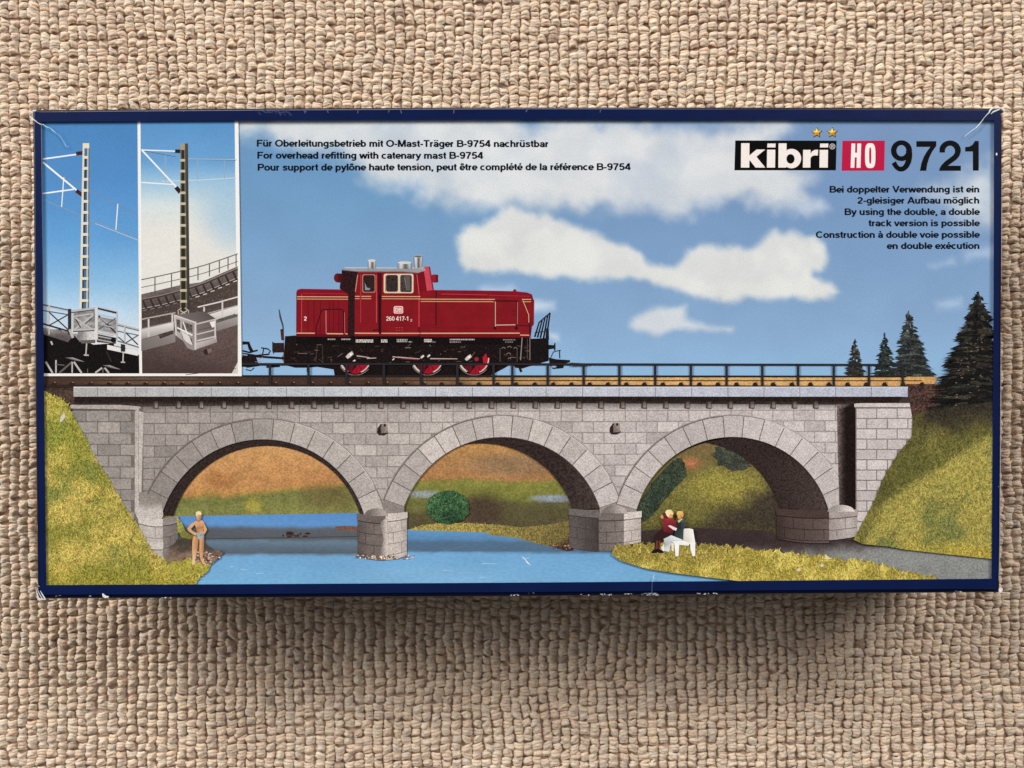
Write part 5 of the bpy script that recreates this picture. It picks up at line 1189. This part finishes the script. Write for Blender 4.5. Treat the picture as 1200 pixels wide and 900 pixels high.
text_part([("By using the double, a double", 989.8, 1147.6, 252.1, 7.5, -.001), ("track version is possible", 1018, 1147.6, 265.3, 7.5, -.001)], 'English lines of black lettering below the number')
text_part([("Construction à double voie possible", 956.4, 1147.6, 278.9, 7.5, -.001), ("en double exécution", 1039.6, 1147.6, 291.9, 7.5, -.001)], 'French lines of black lettering below the number')
t = Art(); text(t, 'plain', (240, 222, 216), "260 417-1", 452.6, 479.2, 375.9, 5.2, .72); text(t, 'plain', (220, 180, 172), "2", 480.8, 483, 376.8, 2.8, .9);
t.build('running_number', CH); t = Art(); text(t, 'plain', (236, 206, 200), '2', 356.2, 359.4, 375.8, 5, 1.0); t.build('end_number', CH); t = Art()
t.poly('plain', (236, 216, 210), rrect(461.4, 358.8, 472.4, 367.4, 1.6)); t.up(); t.poly('paint', (196, 118, 120), rrect(462.3, 359.7, 471.5, 366.5, 1.2)); t.up(); text(t, 'plain', (240, 222, 216), "DB", 463.3, 470.6, 365.4, 4.6, .8)
t.build('emblem', CH, 'white round cornered emblem on the cab side')

# big number drawn from strokes
def thick(a, tex, col, pts, wd): a.path(tex, col, pts, wd)
BLKI = (5, 5, 7)
n = Art()
def ell(cx, cy, rx, ry, a0, a1, k=28): return [(cx + rx * math.cos(math.radians(a0 + (a1 - a0) * i / k)), cy + ry * math.sin(math.radians(a0 + (a1 - a0) * i / k))) for i in range(k + 1)]
def stroke(a, tex, col, outer, inner):
    a.band(tex, col, outer, inner)
# 9 : upper bowl ring + tail
stroke(n, 'ink', BLKI, ell(1056.4, 176.6, 12.4, 12.2, 0, 360, 40), ell(1056.3, 176.6, 5.7, 6.6, 0, 360, 40))
n.up(); stroke(n, 'ink', BLKI, ell(1056.0, 181.5, 13.0, 19.6, -22, 148, 36), ell(1055.6, 182.0, 6.4, 13.4, -22, 150, 36))
# 7
n.poly('ink', BLKI, [(1073.8, 165.4), (1097.2, 165.4), (1097.2, 171.0), (1092.6, 177.4), (1089.2, 184.2), (1086.6, 192.4), (1085.4, 200.2), (1078.0, 200.2), (1079.6, 191.6), (1082.6, 183.6), (1086.2, 177.4), (1090.2, 172.2), (1073.8, 172.2)])
# 2
o_ = ell(1113.4, 176.2, 12.6, 11.6, 180, 372, 30); i_ = ell(1113.2, 177.4, 5.9, 6.6, 182, 372, 30)
o_[0] = (1101.0, 178.8); i_[0] = (1107.4, 178.8)
stroke(n, 'ink', BLKI, o_ + [(1124.2, 183.0), (1120.6, 187.2), (1115.2, 191.0), (1110.6, 194.4)], i_ + [(1117.4, 181.6), (1113.6, 184.6), (1107.4, 189.2), (1103.2, 193.6)])
n.poly('ink', BLKI, [(1103.2, 193.6), (1110.6, 194.2), (1126.0, 194.2), (1126.0, 200.2), (1100.4, 200.2), (1101.2, 197.0)])
# 1
n.poly('ink', BLKI, [(1142.2, 165.2), (1147.0, 165.2), (1147.0, 200.0), (1140.0, 200.0), (1140.0, 177.6), (1131.0, 177.6), (1131.0, 172.4), (1136.0, 171.8), (1139.6, 169.6), (1141.4, 167.0)])
n.build('lettering', box, 'large black four digit number at the top right')

lg = Art()
lg.poly('ink', (4, 4, 5), [(861.6, 164.6), (980.4, 164.8), (979.6, 199.6), (860.6, 199.6)])
lg.up(); WL = (240, 231, 226)
def Rr(x0, y0, x1, y1): lg.poly('ink', WL, [(x0 + .15, y0), (x1 + .15, y0), (x1 - .15, y1), (x0 - .15, y1)])
Rr(868.4, 167.8, 878.2, 196.4)
lg.poly('ink', WL, [(878.2, 182.2), (886.6, 175.2), (896.8, 175.2), (886.4, 183.6), (896.8, 196.4), (885.4, 196.4), (878.8, 188.0), (877.8, 188.8)])
Rr(899.2, 168.2, 908.8, 172.8); Rr(898.8, 175.4, 908.4, 196.4)
Rr(912.2, 168.0, 921.6, 196.4)
lg.up(); stroke(lg, 'ink', WL, ell(927.6, 185.8, 11.2, 11.4, 0, 360, 40), ell(926.4, 186.2, 4.8, 5.6, 0, 360, 40))
lg.up(); Rr(941.0, 175.6, 949.8, 196.4); lg.poly('ink', WL, [(949.6, 180.6), (951.6, 177.4), (954.8, 175.6), (958.8, 175.4), (958.4, 182.2), (954.0, 182.2), (951.0, 183.4), (949.6, 186.0)])
Rr(961.0, 168.2, 970.6, 172.8); Rr(960.4, 175.6, 970.2, 196.4)
lg.arc('ink', (200, 196, 196), 975.4, 171.6, 3.0, .8, 0, 360, 20); text(lg, 'ink', (206, 202, 202), "R", 974.1, 977, 173.4, 3.6, .8)
LG = lg.build('logo_panel', box, 'black panel with bold white maker wordmark')
for cx, cy in ((957, 155.2), (975.2, 155.2)):
    st = Art()
    def starpts(r0, r1, ox=0, oy=0): return [(cx + ox + (r0 if k % 2 == 0 else r1) * math.sin(math.pi * k / 5), cy + oy - (r0 if k % 2 == 0 else r1) * math.cos(math.pi * k / 5)) for k in range(10)]
    st.poly('ink', (60, 54, 48), starpts(7.2, 3.5, .3, .4)); st.up(); st.poly('ink', [(232, 196, 60) if k < 3 or k > 7 else (206, 150, 40) for k in range(10)], starpts(5.8, 2.6)); st.up()
    st.poly('ink', (250, 232, 140), [(cx, cy - 4.6), (cx + 1, cy - 1), (cx, cy), (cx - 1.4, cy - .8)]); st.poly('ink', (246, 226, 126), [(cx - 4.6, cy - 1.2), (cx - 1.2, cy - 1), (cx - .6, cy + .2)]); st.poly('ink', (178, 110, 34), [(cx + .4, cy + .6), (cx + 3, cy + 4), (cx + .6, cy + 2.6)])
    st.build('star', box)
ho = Art(); ho.poly('ink', (186, 22, 66), [(987.2, 165), (1037, 164.8), (1036.2, 200), (986.2, 200.2)]); ho.up(); PW = (246, 236, 234)
ho.poly('ink', PW, [(997.8, 168.2), (1002.2, 168.2), (1002, 179), (1004.4, 179), (1004.6, 168.2), (1009.2, 168.2), (1008.4, 196.6), (1003.8, 196.6), (1004, 184.4), (1001.6, 184.4), (1001.2, 196.6), (996.8, 196.6)])
def sup(cx, cy, rx, ry, e, k=36):
    return [(cx + rx * math.copysign(abs(math.cos(t)) ** e, math.cos(t)), cy + ry * math.copysign(abs(math.sin(t)) ** e, math.sin(t))) for t in [2 * math.pi * i / k for i in range(k + 1)]]
stroke(ho, 'ink', PW, sup(1019.8, 182.4, 6.1, 14.6, .62), sup(1019.8, 182.4, 1.3, 9.6, .62))
ho.build('scale_badge', box, 'crimson badge with the white letters HO')

# ------------------------------------------------------------------ navy border trimming the picture
bd = Art()
IN = [(50, 143.8), (320, 142.2), (600, 141.2), (880, 141.3), (1163, 142), (1162.2, 400), (1160, 677.4), (880, 679.9), (600, 682), (320, 683.6), (56.2, 684.8), (53, 410)]
OU = [(43, 134), (320, 132), (600, 131), (880, 131), (1170, 132), (1169, 400), (1167, 689), (880, 691), (600, 693), (320, 695), (49, 696), (46, 410)]
bd.band('board', (13, 27, 70), IN + IN[:1], OU + OU[:1])
bd.build('border', lid)
# ------------------------------------------------------------------ wear, and a highlight painted along the top fold
wr = Art(); WN = (226, 228, 226)
def wear_path(pts, wd): wr.path('scuff', WN, pts, wd)
wr.path('scuff', WN, [(37.4, 137.5), (39.6, 140), (43, 142.4), (47, 145.4), (49.6, 146.6)], [1.4, 1.6, 1.0, .7, .8])
wr.path('scuff', (176, 208, 236), [(49.6, 146.6), (52.6, 146.8), (55.6, 149.4), (60.4, 151), (64, 154), (67, 156.4)], [.8, 1.0, 1.1, .7, 1.1, .5])
wr.path('scuff', (150, 188, 222), [(67, 156.4), (72, 160), (76, 166), (79, 172), (83, 173)], [.4, .7, .6, .8, .3])
wr.poly('scuff', WN, [(37.6, 130.6), (38.6, 128.8), (43.6, 128.4), (41.6, 130.2), (39, 130.6)]); wr.path('scuff', (188, 190, 196), [(38, 130), (38.2, 137)], .8)
wr.build('worn_corner', lid, 'white crease running in from the top left corner'); wr = Art()
wr.path('scuff', WN, [(1165, 126.8), (1161, 128), (1158.4, 130), (1157.2, 133), (1154.6, 135.4)], [.7, 1.6, 2.0, 1.4, .8]); wr.path('scuff', WN, [(1154.6, 135.4), (1151, 139.6), (1149, 142.6), (1146.4, 146), (1142, 150.6)], [.8, .5, .8, 1.0, 1.2])
wr.path('scuff', (196, 214, 232), [(1142, 150.6), (1136.6, 154.4), (1132, 158), (1128, 161.6)], [1.2, .9, .9, .3])
wr.path('scuff', (206, 216, 216), [(1159.4, 134.6), (1162, 132), (1166, 130.4), (1170, 128.8)], [.8, 1.6, 1.8, 1.2]); wr.path('scuff', WN, [(1169, 127.4), (1172, 127.4), (1174, 129), (1175, 131.6)], [1, 2.2, 2.2, 1.0]); wr.path('scuff', (176, 180, 188), [(1173, 133), (1174, 138)], [.9, .3])
wr.build('worn_corner', lid, 'white crushed top right corner'); wr = Art()
for pts, wd in [([(44, 689), (45, 694), (46.6, 699), (48.6, 701.6)], [.4, 1.2, 1.6, 1.6]), ([(46, 690), (47.6, 694.4), (50, 698.6), (52, 701.6)], [.4, .9, 1.0, 1.3]), ([(49, 691.6), (51, 695), (53.4, 699), (55.4, 701.8)], [.5, 1.2, 1.5, .7]), ([(43.4, 679), (44.4, 680), (46, 683.4)], [.9, .8, .9]), ([(46.8, 685), (47.8, 687)], .5),
                 ([(44.4, 698), (47, 701.2), (55, 701.6)], [1, 1.6, .8])]: wear_path(pts, wd)
wr.build('worn_corner', lid, 'bottom left corner scratched white'); wr = Art()
for (x, y, rx, ry) in [(105.6, 698.4, 1.6, .9), (66, 698.6, 1.0, .6), (70, 697.8, 1.8, .5)]: wr.disc('scuff', WN, x, y, rx, ry, 8)
wr.poly('scuff', (238, 238, 234), [(121.4, 694.4), (123, 695), (125.6, 697.2), (129.2, 697.8), (128.4, 699.6), (124.6, 700), (121.8, 698.6)])
def chips(x0, x1, y, n, dy=.7):
    global wr
    wr = Art()
    for k in range(n):
        x = random.uniform(x0, x1); wr.disc('scuff', random.choice([WN, (176, 180, 190), (150, 156, 172)]), x, y + random.uniform(-dy, dy), random.uniform(.4, 1.6), random.uniform(.3, .8), 6)
    wr.build('scuff', lid)
wr.build('scuff', lid); 
chips(187, 200, 700.6, 5); chips(594, 608, 697.4, 10); chips(617, 626, 694.6, 3); chips(704, 718, 696.6, 10); chips(728, 740, 696.4, 4); chips(752, 772, 696.2, 24, 1.2); chips(816, 840, 695.6, 16); chips(1120, 1128, 693.2, 4, .6); chips(681, 690, 696.8, 3)
wr = Art(); wr.path('scuff', (96, 110, 146), [(763.4, 694), (763.6, 684), (764, 677)], [.6, .4, .5]); wr.path('scuff', (206, 222, 234), [(764, 681), (765, 676), (766, 672)], [.3, .8, .3])
wr.build('scratch', lid, 'thin white scratch running down over the bottom edge'); wr = Art()
for (x, y) in [(38.6, 228), (39, 261), (39.2, 290), (40, 392)]: wr = Art(); wr.line('scuff', (206, 206, 206), (x, y), (x + .3, y + random.uniform(3, 9)), .7); wr.build('scuff', lid)
wr = Art()
wr.path('scuff', (196, 198, 206), [(1174.3, 210), (1174, 260), (1173.7, 330)], [.3, .7, .3]); wr.build('worn_edge', lid, 'right edge rubbed pale'); wr = Art(); wr.path('scuff', (186, 190, 200), [(1173.2, 396), (1172.9, 500), (1171.6, 640), (1170.6, 680)], [.4, .9, .8, .9])
wr.build('worn_edge', lid, 'right edge rubbed pale'); wr = Art(); wr.poly('scuff', (236, 236, 234), [(1168, 689.6), (1172, 688.4), (1173.4, 690), (1172, 693.4), (1169.6, 693.8)]); wr.build('worn_corner', lid, 'bottom right corner tip worn white'); wr = Art(); wr.disc('scuff', WN, 1166, 181.5, 1, 1.7, 8)
wr.build('scuff', lid); wr = Art()
wr.path('scuff', (118, 122, 146), [(48, 132.4), (180, 131), (320, 130), (460, 129.2), (600, 128.5), (760, 128.6), (860, 129)], [.3, .8, .9, .9, 1.0, .8, .2])  # window highlight on the rounded top fold, painted as a pale line
for k in range(14): x = random.uniform(60, 760); wr.line('scuff', (128, 132, 156), (x, 129.4 + abs(x - 600) * .005), (x + random.uniform(-2, 2), 131.5 + random.uniform(0, 2.5)), .5)
for k in range(26): x = random.uniform(300, 340); wr.line('scuff', (70, 82, 116), (x, random.uniform(129, 134)), (x + random.uniform(2, 9), random.uniform(131, 137)), .35)
wr.build('worn_edge', lid, 'worn top edge with a highlight painted along the fold')
print('layers', LV['n'], LV['lev'][:LV['n']].max())
